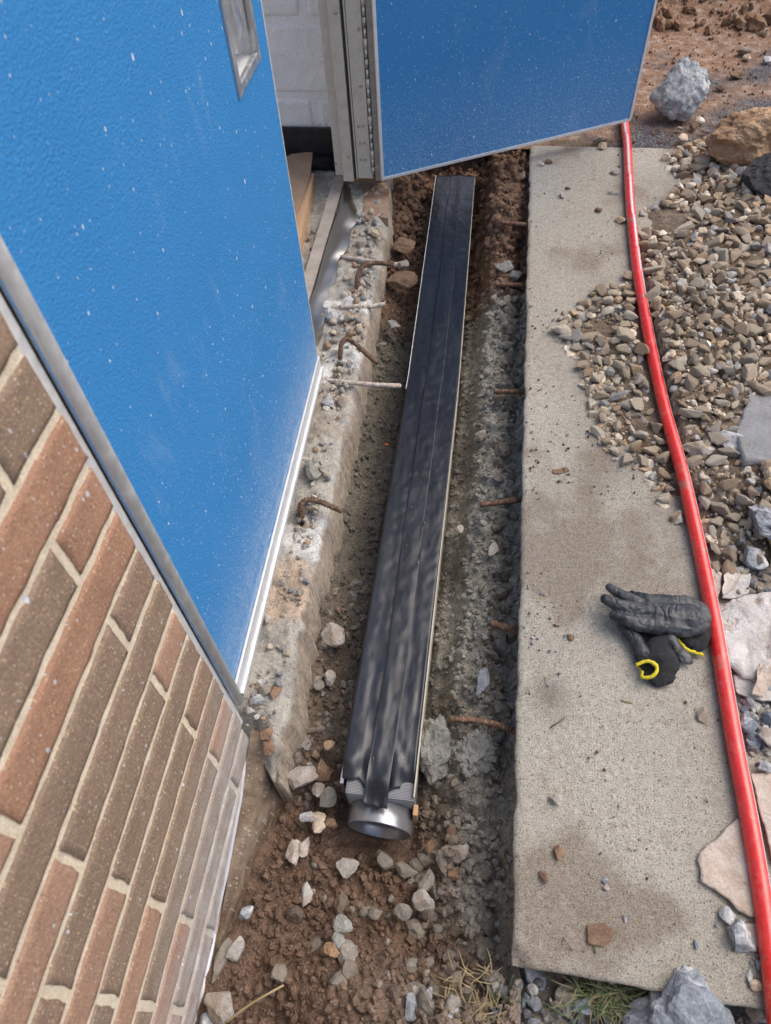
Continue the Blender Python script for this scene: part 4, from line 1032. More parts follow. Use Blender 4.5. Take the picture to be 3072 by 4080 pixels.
hem([(948, 655, .018), (985, 700, .016), (1030, 745, .014), (1090, 765, .012), (1148, 785, .010)], gA)
gB = empty('work_glove', onZ(2600, 2560, 0)); tag(gB, 'lower black knit glove crumpled underneath with its yellow hem opening showing', 'glove', 'pair of work gloves dropped on the slab')
B_ch = [
 [g_(540, 560, .018, gr(32)), g_(600, 620, .018, gr(34)), g_(650, 680, .018, gr(36)), g_(690, 760, .018, gr(40))],
 [g_(980, 770, .016, gr(34), .6), g_(1010, 800, .014, gr(36), .5), g_(1048, 828, .012, gr(20), .5)],
 [g_(900, 670, .026, gr(36)), g_(945, 740, .020, gr(30))],
]
link('shell', local(blob(B_ch), gB), M_glove, gB)
K_ch = [[g_(720, 790, .014, gr(46), .7), g_(800, 720, .020, gr(58), .7), g_(870, 680, .022, gr(46), .8)],
        [g_(700, 650, .010, gr(50), .5), g_(780, 650, .012, gr(50), .5)],
        [g_(690, 800, .014, gr(40), .7), g_(840, 790, .018, gr(70), .65), g_(880, 860, .018, gr(60), .65)],
        [g_(760, 945, .012, gr(30), .7), g_(810, 985, .009, gr(32), .6), g_(860, 930, .014, gr(52), .6), g_(850, 850, .016, gr(60), .6)]]
link('knit', local(blob(K_ch), gB), M_knit, gB)
hole = [(640, 858, .022), (720, 830, .028), (778, 850, .030), (800, 892, .029), (775, 935, .026), (735, 955, .022), (680, 952, .018)]
hem(hole, gB, gr(9)); hem([(640, 858, .014), (675, 880, .012), (688, 915, .012), (680, 950, .015)], gB, gr(7.5))
hl = [np.array(g_(x, y, z-.004, 0)[:3]) for x, y, z in hole+[(690, 915, .018), (676, 885, .018)]]
bm = bmesh.new(); vs = [bm.verts.new(p-np.array(gB.location)) for p in hl]; cv_ = bm.verts.new(np.mean(hl, 0)-np.array(gB.location)-np.array([0, 0, .004]))
for i in range(len(vs)): bm.faces.new([vs[i], vs[(i+1) % len(vs)], cv_])
bm_obj('lining', bm, G('glove_lining').out((.006, .006, .007), .95), gB)

# ================================================================== STONES BY NAME
def place(name, label, cat, px, py, wpx, hpx, m, seed, z=0.0, sub=4, ax_h=.75, planes=12, rough=.05, rz=None, group=None, lo=.52, freq=2.5, tilt=.2, sink=.25):
    c = onZ(px, py, z+.01); s = ppm(c); L = wpx/s/2; Wd = hpx/s/2*1.05; H = min(L, Wd)*ax_h
    c = onZ(px, py, z+H*(1-sink)*.6)
    me = rockmesh(name, seed, sub, planes=planes, rough=rough, lo=lo, freq=freq, ax=(L, Wd, H))
    o = link(name, me, m); o.location = (c[0], c[1], z+H*(1-sink)); rr = random.Random(seed)
    o.rotation_euler = (rr.uniform(-tilt, tilt), rr.uniform(-tilt, tilt), -_y*0-.12+(rz if rz is not None else rr.uniform(-.15, .15)))
    tag(o, label, cat, group); return o
# far right
rk = empty('x'); bpy.data.objects.remove(rk)
def bigrock():
    D, Fc = ico(5); r = np.random.default_rng(5)
    prof = [((-.30, -.35), 0)]
    V, Fc = rock_v(77, 6, planes=14, lo=.62, hi=.95, rough=.13, freq=3.0, ax=(.112, .085, .092), soft=18)
    t = (V[:, 2]+.095)/.19; k = 1-.52*sst(.30, 1.0, t)
    V[:, 0] = V[:, 0]*k+.012*t; V[:, 1] *= k; V[:, 2] = V[:, 2]*1.02
    V += (fbm(V, 60, 4, 9)*.0030)[:, None]*V/np.linalg.norm(V, axis=1)[:, None]
    return mesh('grey_rock', V, Fc)
o = link('grey_rock', bigrock(), m_stone('pale_grey_rock', [(.36, .38, .40), (.36, .38, .40)], vein=(.66, .65, .62), scale=.7, bump=.008)); p = onZ(2690, 425, .03); o.location = (p[0], p[1]+.02, .082); o.rotation_euler = (-.12, -.05, .1)
tag(o, 'large pointed blue-grey rock standing on the dark asphalt beyond the hose', 'rock')
place('tan_boulder', 'big flat orange-tan boulder at the right edge above the black asphalt lump', 'boulder', 2990, 585, 360, 270, M_tan, 21, .02, 6, .85, 14, .13, .42, lo=.66, freq=3)
place('asphalt_chunk', 'black broken chunk of asphalt with a sandy top below the tan boulder', 'asphalt chunk', 3055, 735, 240, 190, M_black, 22, .025, 5, .8, 12, .06, .1, freq=6)
NAMED = [
 ('round_rock', 'smooth pinkish cobble among dirt, upper right', 'rock', 2960, 208, 64, 44, M_white, 31, 0),
 ('stone', 'small tan stone touching the smooth pinkish cobble', 'stone', 2978, 232, 38, 34, M_gravel, 32, 0),
 ('pale_stone', 'pale blue-white stone at the far right edge near the dirt clods', 'stone', 3058, 242, 40, 36, M_grey, 33, 0),
 ('clod', 'brown clod of earth on the asphalt right of the big pointed rock', 'clod', 2932, 300, 70, 44, M_brown, 34, 0),
 ('clod', 'crumbly small brown clod directly right of the pointed rock base', 'clod', 2875, 352, 48, 28, M_brown, 35, 0),
 ('stone', 'pyramid shaped tan stone on asphalt before the gravel, light top', 'stone', 2782, 482, 48, 36, M_gravel, 36, 0),
 ('stone', 'dark brown stone under the pyramid shaped one', 'stone', 2768, 508, 38, 34, M_brown, 37, 0),
 ('stone', 'whitish flat stone left of the dark brown one on the asphalt', 'stone', 2707, 514, 32, 20, M_white, 38, 0),
 ('stone', 'pale oval stone right of the dark brown one on the asphalt', 'stone', 2810, 527, 38, 26, M_white, 39, 0),
 ('stone', 'two-lobed tan stone at the joint of slab and asphalt', 'stone', 2718, 556, 42, 52, M_gravel, 40, 0),
 ('stone', 'leaning tan stone left of the hose just under the open door', 'stone', 2400, 586, 36, 40, M_gravel, 41, 0),
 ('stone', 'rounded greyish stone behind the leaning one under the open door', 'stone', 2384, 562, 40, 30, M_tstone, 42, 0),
 ('stone', 'squarish whitish stone close to the left of the hose', 'stone', 2446, 688, 38, 28, M_white, 43, 0),
 ('stone', 'flat pointed pale sliver left of the hose', 'stone', 2446, 768, 46, 18, M_white, 44, 0),
 ('stone', 'little round stone touching the left side of the hose', 'stone', 2468, 662, 14, 16, M_tstone, 45, 0),
 ('stone', 'brown clod-like stone alone on the slab far end', 'stone', 2382, 838, 32, 24, M_brown, 46, 0),
 ('stone', 'tan stone against the hose below the brown one', 'stone', 2470, 880, 44, 36, M_gravel, 47, 0),
 ('stone', 'small two-tone pebble group member at the far slab corner', 'stone', 2188, 645, 32, 26, M_brown, 48, 0),
 ('stone', 'flat tan pebble left of the brown one at the far slab corner', 'stone', 2158, 656, 26, 20, M_gravel, 49, 0),
 ('stone', 'small triangular pebble on the far slab, left half', 'stone', 2238, 780, 26, 34, M_white, 50, 0),
 ('stone', 'brown pebble beside the triangular one on the far slab', 'stone', 2260, 752, 26, 18, M_brown, 51, 0),
 ('blue_rock', 'pinkish grey rock nearest the right of the hose, at the edge of the gravel', 'rock', 2788, 1800, 122, 92, M_white, 61, .02),
 ('blue_rock', 'white and blue-grey lump beside the smooth slab piece', 'rock', 2918, 1778, 136, 128, M_grey, 62, .02),
 ('blue_rock', 'mottled blue-grey lump below the white one, brown on its right', 'rock', 2890, 1880, 110, 76, M_blue, 63, .01),
 ('blue_rock', 'tall blue-white stone close to the hose in the grey rubble', 'rock', 2808, 1925, 76, 112, M_grey, 64, .005),
 ('blue_rock', 'pale blue stone right of the tall blue-white one', 'rock', 2878, 1952, 82, 72, M_grey, 65, .005),
 ('tan_stone', 'flat tan stone above the pale blue one in the rubble', 'stone', 2950, 1928, 104, 44, M_gravel, 66, .012),
 ('white_rock', 'large white-grey boulder cut off by the right edge', 'rock', 3062, 2085, 170, 190, M_grey, 67, .03),
 ('long_rock', 'long mauve-grey rock slanting below the white-grey boulder', 'rock', 3005, 2225, 110, 96, M_grey, 68, .01),
 ('tan_stone', 'long pale tan stone lying against the hose beside the grey rubble', 'stone', 2822, 2088, 74, 54, M_gravel, 69, .008),
 ('tan_stone', 'dark tan wedge peeking out left of the hose', 'stone', 2700, 2065, 40, 62, M_gravel, 70, .0),
 ('tan_stone', 'brownish block just below the long pale tan stone', 'stone', 2825, 2145, 56, 48, M_gravel, 71, .005),
 ('tan_stone', 'squarish tan stone lying alone above the torn sheets', 'stone', 2900, 2228, 58, 34, M_gravel, 72, .005),
 ('tan_stone', 'upright five-sided tan stone right of the long pale one', 'stone', 2888, 2128, 48, 56, M_gravel, 73, .008),
 ('pale_stone', 'pale stone with a rusty spot alone on the slab left of the hose', 'stone', 2802, 2848, 50, 62, M_white, 74, 0),
 ('rubble', 'purple-grey rubble stone right of the hose below the torn sheets', 'rock', 2980, 2880, 70, 92, M_blue, 75, 0),
 ('rubble', 'rounded pinkish rubble stone just above the purple-grey one', 'rock', 2985, 2808, 66, 40, M_white, 76, 0),
 ('rubble', 'dark blue rubble stone below the purple-grey one', 'rock', 3002, 2950, 56, 62, M_blue, 77, 0),
 ('rubble', 'cream crusted rubble stone at the right edge below the torn sheets', 'rock', 3050, 2935, 78, 80, M_white, 78, .01),
 ('rubble', 'small white rubble stone at the right edge above the flat tan sheet', 'rock', 3045, 3055, 62, 42, M_grey, 79, .01),
 ('flat_stone', 'pointed grey flake of stone touching the end of the torn tan board', 'stone', 2896, 3655, 62, 72, M_grey, 80, 0),
 ('flat_stone', 'broad grey square flake of stone below the pointed one', 'stone', 2945, 3728, 122, 108, M_grey, 81, 0),
 ('pebble', 'blue pebble on the near slab', 'pebble', 2772, 3765, 26, 30, M_blue, 82, 0),
 ('pebble', 'dark blue pebble beside the hose near the bottom right', 'pebble', 3024, 3840, 48, 46, M_blue, 83, 0),
 ('pebble', 'tan oval pebble at the bottom right slab corner', 'pebble', 3014, 3930, 56, 40, M_gravel, 84, 0),
 ('pebble', 'grey pebble above the tan oval one', 'pebble', 2984, 3890, 28, 44, M_grey, 85, 0),
 ('pebble', 'dark slate pebble in the middle of the near slab', 'pebble', 2490, 3662, 20, 26, M_blue, 86, 0),
 ('pebble', 'pinkish pebble on the slab edge level with the pipe mouth', 'pebble', 2211, 3184, 50, 46, M_white, 87, 0),
 ('pebble', 'brown angular pebble on the slab below the pinkish one', 'pebble', 2226, 3402, 46, 58, M_brown, 88, 0),
 ('pebble', 'brown crumbling pebble on the slab left of the pink and blue pair', 'pebble', 2166, 3492, 34, 52, M_brown, 89, 0),
 ('pebble', 'small blue pebble of the pink and blue pair', 'pebble', 2412, 3510, 26, 26, M_blue, 90, 0),
 ('pebble', 'small pink pebble of the pink and blue pair', 'pebble', 2416, 3536, 30, 22, M_white, 91, 0),
 ('pebble', 'brown flat pebble on the slab left of the gloves', 'pebble', 2276, 2540, 34, 30, M_brown, 92, 0),
 ('blue_boulder', 'huge blue-grey rock with white streaks in the grass at the bottom', 'boulder', 2730, 4110, 470, 400, M_blue, 93, -.05),
 ('rubble', 'small dark slate stone right of the huge blue-grey rock', 'rock', 2868, 3990, 60, 76, M_blue, 94, -.04),
 ('rubble', 'brown-grey rock at the bottom right under the slab edge', 'rock', 2990, 4015, 90, 90, M_tstone, 95, -.04),
 ('rubble', 'grey rock in the bottom right corner', 'rock', 3060, 4010, 80, 80, M_tstone, 96, -.04),
 ('rubble', 'dark grey rock tucked under the near slab corner', 'rock', 2125, 3895, 90, 84, M_blue, 97, -.07),
 ('rubble', 'pale tan rock left of the grass clump', 'rock', 2262, 3990, 100, 120, M_white, 98, -.06),
 ('rubble', 'blue-grey rock in front of the grass clump', 'rock', 2328, 4010, 86, 80, M_blue, 99, -.05),
 ('rubble', 'pinkish rock against the slab beside the grass', 'rock', 2455, 3890, 76, 56, M_white, 100, -.03),
 # trench
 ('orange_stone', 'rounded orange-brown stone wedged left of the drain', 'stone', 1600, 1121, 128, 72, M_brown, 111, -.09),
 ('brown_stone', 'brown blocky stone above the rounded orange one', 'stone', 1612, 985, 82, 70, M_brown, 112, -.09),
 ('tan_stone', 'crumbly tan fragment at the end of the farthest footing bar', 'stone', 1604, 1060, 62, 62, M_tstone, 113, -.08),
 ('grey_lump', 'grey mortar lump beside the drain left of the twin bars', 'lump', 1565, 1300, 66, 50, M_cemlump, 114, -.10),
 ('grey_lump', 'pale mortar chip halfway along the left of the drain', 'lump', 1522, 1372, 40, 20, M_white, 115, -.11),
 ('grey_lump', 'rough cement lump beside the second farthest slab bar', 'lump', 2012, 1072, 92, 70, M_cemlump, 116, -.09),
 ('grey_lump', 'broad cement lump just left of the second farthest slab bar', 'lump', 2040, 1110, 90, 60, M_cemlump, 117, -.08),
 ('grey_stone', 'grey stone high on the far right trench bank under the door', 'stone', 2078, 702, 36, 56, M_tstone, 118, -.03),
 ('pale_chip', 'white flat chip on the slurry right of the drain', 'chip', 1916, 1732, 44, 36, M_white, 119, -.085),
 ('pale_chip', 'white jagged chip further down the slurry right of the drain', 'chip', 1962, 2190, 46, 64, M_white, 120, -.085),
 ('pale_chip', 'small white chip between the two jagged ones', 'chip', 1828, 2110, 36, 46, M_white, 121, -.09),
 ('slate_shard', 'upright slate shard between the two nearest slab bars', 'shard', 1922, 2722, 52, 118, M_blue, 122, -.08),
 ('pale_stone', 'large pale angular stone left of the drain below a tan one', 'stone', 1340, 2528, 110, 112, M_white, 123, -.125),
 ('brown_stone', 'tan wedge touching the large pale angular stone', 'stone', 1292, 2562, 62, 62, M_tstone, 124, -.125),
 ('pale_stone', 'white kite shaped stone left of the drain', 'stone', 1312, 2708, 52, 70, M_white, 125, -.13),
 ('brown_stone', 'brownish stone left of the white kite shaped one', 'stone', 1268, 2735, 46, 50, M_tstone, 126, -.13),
 ('white_rock', 'big light grey wedge among tan stones left of the film-wrapped end', 'rock', 1202, 3098, 128, 98, M_white, 127, -.13),
 ('tan_stone', 'tan angular stone right of the big light grey wedge', 'stone', 1284, 3074, 76, 88, M_brown, 128, -.13),
 ('tan_stone', 'square pale stone below the tan angular one', 'stone', 1270, 3150, 54, 54, M_white, 129, -.13),
 ('tan_stone', 'brown stone below the square pale one', 'stone', 1306, 3182, 70, 78, M_tstone, 130, -.13),
 ('tan_stone', 'orange pointed stone higher beside the drain left side', 'stone', 1315, 2968, 48, 50, M_gravel, 131, -.13),
 ('blue_stone', 'light blue stone in the tan heap by the footing', 'stone', 1224, 3256, 66, 42, M_grey, 132, -.13),
 ('tan_stone', 'tan stone right of the light blue one', 'stone', 1268, 3262, 62, 48, M_gravel, 133, -.13),
 ('tan_stone', 'tan stone lowest of the heap left of the pipe', 'stone', 1268, 3298, 56, 66, M_gravel, 134, -.13),
 ('tan_stone', 'orange chip right of the lowest stone of the heap', 'stone', 1322, 3278, 46, 34, M_brown, 135, -.13),
 ('tan_stone', 'brown round stone on the footing end above the ragged bricks', 'stone', 1068, 2925, 64, 54, M_brown, 136, 0),
 ('tan_stone', 'orange-brown stone on the footing end below the round one', 'stone', 1068, 2980, 62, 60, M_brown, 137, -.01),
 ('dark_stone', 'dark brown stone near the door sweep end', 'stone', 1052, 2752, 62, 48, M_tstone, 138, 0),
 ('dark_stone', 'brown stone right of the dark one near the sweep end', 'stone', 1096, 2760, 46, 66, M_brown, 139, 0),
 ('blue_stone', 'blue-white stone at the sweep end', 'stone', 1022, 2790, 66, 44, M_grey, 140, 0),
 ('blue_stone', 'small blue-white stone right of the sweep above the dark pair', 'stone', 1038, 2722, 48, 26, M_grey, 141, 0),
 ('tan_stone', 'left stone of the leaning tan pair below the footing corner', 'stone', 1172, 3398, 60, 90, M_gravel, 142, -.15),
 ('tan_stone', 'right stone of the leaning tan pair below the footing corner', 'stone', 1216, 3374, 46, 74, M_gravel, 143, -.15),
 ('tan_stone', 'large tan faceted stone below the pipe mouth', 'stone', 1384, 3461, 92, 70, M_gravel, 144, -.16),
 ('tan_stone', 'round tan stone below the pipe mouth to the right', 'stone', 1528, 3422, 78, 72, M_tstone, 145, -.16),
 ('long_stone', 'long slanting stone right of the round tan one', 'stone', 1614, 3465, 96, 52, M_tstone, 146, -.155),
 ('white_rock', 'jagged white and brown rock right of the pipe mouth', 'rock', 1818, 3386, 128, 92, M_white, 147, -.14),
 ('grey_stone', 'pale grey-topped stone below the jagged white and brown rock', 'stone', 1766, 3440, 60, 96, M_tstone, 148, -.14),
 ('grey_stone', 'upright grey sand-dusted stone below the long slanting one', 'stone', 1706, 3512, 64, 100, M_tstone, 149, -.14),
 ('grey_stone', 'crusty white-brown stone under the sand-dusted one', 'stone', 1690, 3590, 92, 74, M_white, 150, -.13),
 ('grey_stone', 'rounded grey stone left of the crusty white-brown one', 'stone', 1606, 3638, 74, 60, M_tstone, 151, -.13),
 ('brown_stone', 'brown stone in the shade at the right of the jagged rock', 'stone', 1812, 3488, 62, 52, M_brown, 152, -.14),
 ('brown_round', 'round brown clod right of the pipe mouth', 'clod', 1805, 3318, 48, 48, M_brown, 153, -.15),
 ('brown_round', 'small dark brown block left of the round clod', 'clod', 1712, 3373, 34, 52, M_brown, 154, -.15),
 ('pale_stone', 'slim pale stone upright in the near brown soil', 'stone', 1221, 3572, 50, 94, M_white, 155, -.10),
 ('blue_stone', 'grey-white stone at the foot of the wall', 'stone', 977, 3640, 50, 62, M_grey, 156, -.12),
 ('long_stone', 'long greenish stone along the foot of the wall', 'stone', 874, 3842, 56, 176, M_tstone, 157, -.115),
 ('tan_stone', 'smooth tan stone right of the long greenish one', 'stone', 938, 3790, 64, 98, M_white, 158, -.11),
 ('white_rock', 'big whitish block at the bottom by the wall', 'rock', 888, 3998, 140, 136, M_white, 159, -.12),
 ('blue_stone', 'pale stone in the lower left corner of the soil', 'stone', 832, 4068, 70, 60, M_grey, 160, -.11),
 ('grey_stone', 'round grey stone half sunk in the near soil', 'stone', 1114, 3878, 62, 62, M_tstone, 161, -.085),
 ('grey_lump', 'cluster lump of grey cement in the brown soil hollow', 'lump', 1362, 3690, 86, 74, M_cemlump, 162, -.10),
 ('grey_lump', 'second grey cement lump just under the cluster lump', 'lump', 1352, 3752, 66, 60, M_cemlump, 163, -.095),
 ('brown_stone', 'tan flat clod at the rim of the brown hollow', 'clod', 1322, 3782, 66, 56, M_tan, 164, -.085),
 ('pale_stone', 'pale pointed stone at the bottom centre', 'stone', 1705, 3990, 56, 92, M_grey, 165, -.06),
 ('blue_stone', 'dark blue stone left of the pale pointed one', 'stone', 1642, 4012, 76, 92, M_blue, 166, -.07),
 ('blue_stone', 'light blue stone cut by the bottom edge', 'stone', 1798, 4052, 84, 72, M_grey, 167, -.065),
 ('tan_stone', 'tan stone against the left of the hollow under the pipe', 'stone', 1500, 3640, 60, 50, M_tstone, 168, -.13),
 ('white_rock', 'cement lump on the footing above the stub by the door sweep', 'lump', 1240, 1880, 84, 80, M_cemlump, 169, 0),
 ('grey_stone', 'blue-grey stone on the footing just below the long thin bar', 'stone', 1308, 1608, 60, 44, M_grey, 170, 0),
 ('tan_stone', 'tan stone right of the blue-grey one on the footing', 'stone', 1365, 1600, 48, 56, M_white, 171, 0),
 ('tan_stone', 'flat tan chips lump on the footing left of the old brick', 'stone', 1492, 930, 48, 60, M_gravel, 172, 0),
 ('tan_stone', 'pale chip on the footing above the cement-smeared bar', 'stone', 1440, 970, 42, 50, M_white, 173, 0),
 ('slate_stone', 'dark slate stone below the white cement-caked bar', 'stone', 1316, 1262, 36, 44, M_blue, 174, 0),
 ('grey_stone', 'grey stone right of the dark slate one', 'stone', 1360, 1268, 40, 40, M_grey, 175, 0),
 ('grey_stone', 'second grey stone toward the drain on the footing', 'stone', 1396, 1268, 44, 34, M_grey, 176, 0),
]
for row in NAMED:
    name, lab, cat, px, py, wp_, hp_, m_, sd, z_ = row
    if name in ('stone', 'pebble', 'rubble'): pass
    big = wp_ > 150
    # the trench floor decides how deep a trench stone sits
    if z_ < -.05 and px < 2060:
        c = onZ(px, py, z_); z_ = max(z_, float(trench_z(np.array([[c[0]]]), np.array([[c[1]]]))[0, 0])-.003)
    place(name, lab, cat, px, py, wp_*1.06, hp_*1.06, m_, sd, z_, 5 if big else 4, .62, 11 if not big else 16, .05 if not big else .10, lo=.5 if not big else .65, freq=2.5 if not big else 4)

# smooth grey slab piece and torn board pieces
def plate(name, label, cat, px, z, t, m, wav=.004, seed=1, curl=0.0, group=None):
    pts = np.array([onZ(x, y, z)[:2] for x, y in px]); 
    lo, hi = pts.min(0), pts.max(0); st = max((hi-lo).max()/70, .0016)
    # ragged outline
    per = []
    for i in range(len(pts)):
        a, b = pts[i], pts[(i+1) % len(pts)]; n_ = max(2, int(np.linalg.norm(b-a)/.003))
        for t_ in np.arange(n_)/n_: per.append(a*(1-t_)+b*t_)
    per = np.array(per); c = per.mean(0); per = per+(fbm(P3(per[:, 0], per[:, 1]), 60, 4, seed)*.0026)[:, None]*(per-c)/np.linalg.norm(per-c, axis=1)[:, None]
    K = 10; rows = []
    for k in range(K+1):
        f = 1-(k/K)*.97; q = c+(per-c)*f; zz = z+fbm(P3(q[:, 0], q[:, 1]), 14, 4, seed+2)*wav+curl*(f**3)*(.5+.5*np.sin(np.arange(len(per))/len(per)*12+seed))
        rows.append(np.column_stack([q, zz]))
    low = rows[0].copy(); low[:, 2] -= t; rows = [low]+rows; n_ = len(per)
    V = np.concatenate(rows); Q = []
    for k in range(len(rows)-1):
        for j in range(n_): Q.append([k*n_+j, k*n_+(j+1) % n_, (k+1)*n_+(j+1) % n_, (k+1)*n_+j])
    Q.append([(len(rows)-1)*n_+j for j in range(n_)]); Q.append([j for j in range(n_)][::-1])
    o = link(name, mesh(name, V, Q), m); tag(o, label, cat, group); return o
plate('concrete_piece', 'smooth grey broken concrete piece at the right edge among tan gravel', 'concrete piece', [(2985, 1585), (3150, 1530), (3190, 1850), (3090, 1845), (2965, 1835), (2930, 1720)], .055, .04, M_smooth, .001, 3)
plate('torn_board', 'pinkish white torn board piece, large, under the hose near the bottom', 'board', [(2935, 3268), (2965, 3275), (3010, 3400), (3080, 3620), (3060, 3660), (2990, 3655), (2930, 3615), (2870, 3560), (2800, 3510), (2778, 3430), (2785, 3395), (2830, 3368), (2870, 3325), (2890, 3300)], .007, .004, M_flake, .0025, 4)
plate('torn_board', 'small tan torn board piece under the hose beside the grey stone flakes', 'board', [(2962, 3680), (3030, 3670), (3075, 3800), (3050, 3800), (3010, 3770)], .006, .003, M_flake, .001, 5)
plate('torn_board', 'flat tan sheet at the right edge beyond the hose', 'board', [(2995, 3085), (3120, 3075), (3160, 3500), (3080, 3430), (3040, 3270)], .010, .004, M_flake, .002, 6)
plate('crumpled_sheet', 'large crumpled pinkish white sheet right of the gloves', 'sheet', [(2862, 2420), (2960, 2380), (3110, 2350), (3150, 2700), (3072, 2640), (3020, 2720), (2960, 2700), (2910, 2660), (2890, 2560)], .016, .006, M_flake2, .010, 7, .008)
plate('torn_flake', 'tan curled flake touching the hose above the crumpled sheet', 'flake', [(2824, 2262), (2876, 2285), (2872, 2340), (2850, 2400), (2840, 2340)], .012, .003, M_flake, .003, 8, .004)
plate('torn_flake', 'pinkish flake leaning over the whiter one above the crumpled sheet', 'flake', [(2878, 2290), (2912, 2272), (2960, 2290), (2925, 2340), (2880, 2375)], .018, .003, M_flake, .003, 9, .004)
plate('torn_flake', 'whitish angular flake above the crumpled sheet', 'flake', [(2936, 2300), (2988, 2288), (2978, 2370), (2925, 2385), (2878, 2380), (2900, 2340)], .014, .003, M_flake2, .003, 10, .004)
plate('torn_flake', 'tan curled flake at the right end of the crumpled sheet', 'flake', [(3030, 2640), (3080, 2610), (3090, 2700), (3040, 2780), (2990, 2770), (3010, 2700)], .024, .003, M_flake, .006, 11, .006)
plate('torn_flake', 'long brownish layer under the lower edge of the crumpled sheet', 'flake', [(2925, 2690), (3030, 2740), (3100, 2770), (3100, 2800), (3000, 2790), (2930, 2760)], .010, .004, M_flake2, .004, 12, .002)

# ================================================================== GRAVEL PILE
Gp = [(2640, 640), (2730, 585), (2850, 560), (3072, 640), (3500, 900), (3600, 2300), (2930, 2330), (2790, 2260), (2700, 2095), (2610, 1960), (2555, 1880), (2400, 1800), (2330, 1600), (2290, 1470), (2225, 1350), (2205, 1290), (2330, 1190), (2480, 1130), (2560, 950), (2555, 840), (2660, 800), (2700, 720)]
poly = [tuple(onZ(x, y, 0)[:2]) for x, y in Gp]
r = np.random.default_rng(21); lo = np.min(poly, 0); hi = np.max(poly, 0)
hy_ = np.array([p[1] for p in P]); 
hose_y = P[::-1, 1]; hose_x = P[::-1, 0]; 
def hosex(y): return np.interp(y, hose_y, hose_x)
def hh(p): 
    d_ = polydist(p, poly); base = np.minimum(d_*.22, .045)*np.where(p[:, 0] < hosex(p[:, 1])+.02, .35, 1.0)
    return base+fbm(P3(p[:, 0], p[:, 1]), 5, 2, 3)*.008*sst(.03, .1, d_)
cand = r.uniform(lo, hi, (60000, 2)); cand = cand[inpoly(cand, poly)]
ed = polydist(cand, poly); keepm = (ed > .05) | (r.random(len(cand)) < .35+ed*10); cand = cand[keepm]
cand = cand[~((np.hypot(cand[:, 0]-.50, cand[:, 1]-2.0) < .07) | (np.hypot(cand[:, 0]-.30, cand[:, 1]-1.50) < .03))]
cand = cand[np.abs(cand[:, 0]-hosex(cand[:, 1])) > .025]
cand = cand[~inpoly(cand, [tuple(onZ(x, y, .06)[:2]) for x, y in ((2985, 1595), (3400, 1530), (3400, 1860), (2965, 1845), (2930, 1720))])]
k1 = poisson(cand[:16000], .0262); top_ = cand[k1]
szt = np.clip(np.exp(r.normal(np.log(.0185), .25, len(top_))), .008, .030)
hz_ = np.maximum(hh(top_), 0)
camd = np.linalg.norm(np.column_stack([top_, hz_])-np.array([0, 0, CAMZ]), axis=1)
def vis(p3):
    q = p3-np.array([0, 0, CAMZ]); z = q@_fw; u_ = CX+F_PX*(q@_rt)/z; v_ = CY-F_PX*(q@_up)/z
    return (u_ > 5) & (u_ < W_PX-5) & (v_ > 5) & (v_ < H_PX-5)
vs_ = vis(np.column_stack([top_, hz_])); score = szt/camd*vs_
order = np.argsort(-score); ind = order[:285]; rest = order[285:]
gm = []
for k in range(16):
    rr = np.random.default_rng(400+k); me = rockmesh('gravel_stone', 500+k, 3, planes=7, lo=.30, hi=.72, rough=.02, freq=2.5, ax=(1, rr.uniform(.48, .85), rr.uniform(.38, .66)))
    me.materials.append(M_gravel); gm.append(me)
for i in ind:
    o = link('gravel_stone', gm[rnd.randrange(16)]); s = szt[i]; o.scale = (s, s, s)
    o.location = (top_[i, 0], top_[i, 1], hz_[i]+s*.42); o.rotation_euler = (rnd.uniform(-.5, .5), rnd.uniform(-.5, .5), rnd.uniform(0, 6.28))
    lf = top_[i, 0] < hosex(top_[i, 1])
    if lf: tag(o, 'angular tan crushed stone in the tail of gravel spilled left of the red hose', 'stone', 'crushed stones spilled left of the hose')
    else: tag(o, 'angular tan crushed stone in the gravel pile right of the red hose', 'stone', 'crushed stones piled right of the hose')
pal = np.array([(.36, .27, .19), (.54, .44, .32), (.66, .56, .435), (.43, .31, .20), (.68, .60, .48), (.43, .41, .38)])
k2 = poisson(cand[16000:30000], .0175); low_ = cand[16000:30000][k2]; lowz = np.maximum(hh(low_)-.006, -.002)
pts = np.vstack([np.column_stack([top_[rest], hz_[rest]+szt[rest]*.4]), np.column_stack([low_, lowz])])
sz = np.r_[szt[rest], r.uniform(.010, .017, len(low_))]
scatter('gravel', pts, sz, pal[r.integers(0, 6, len(pts))], M_gravel_mass, 2, .6, 33, ntemp=12, smooth=False, planes=8, lo=.38)
xs = np.linspace(lo[0], hi[0], 150); ys = np.linspace(lo[1], hi[1], 230)
def bedz(X, Y):
    q = np.column_stack([X.ravel(), Y.ravel()]); ins = inpoly(q, poly); d_ = polydist(q, poly)*np.where(ins, 1, -1)
    base = np.minimum(np.maximum(d_, 0)*.22, .045)*np.where(q[:, 0] < hosex(q[:, 1])+.02, .35, 1.0)
    return np.where(d_ > 0, base-.003+fbm(P3(q[:, 0], q[:, 1]), 30, 4, 5)*.004-.006*sst(.03, 0, d_), -.008).reshape(X.shape)
V, Q, C = gridmesh(xs, ys, bedz, lambda X, Y, Z: lerp((.15, .105, .07), (.22, .17, .125), np.clip(fbm(P3(X, Y), 14, 3, 1)*.6+.5, 0, 1)))
tag(link('gravel_bed', mesh('gravel_bed', V, Q, True, C), M_soil), kind='stuff')
c9 = cand[30000:34000] if len(cand) > 34000 else cand[-4000:]
s9 = .0015+.007*r.random(len(c9))**2.5; h9 = hh(c9)
scatter('grit', np.column_stack([c9, np.maximum(h9, 0)+s9*.3]), s9, (pal*.85)[r.integers(0, 6, len(c9))], M_gravel_mass, 1, 3.1, 66)
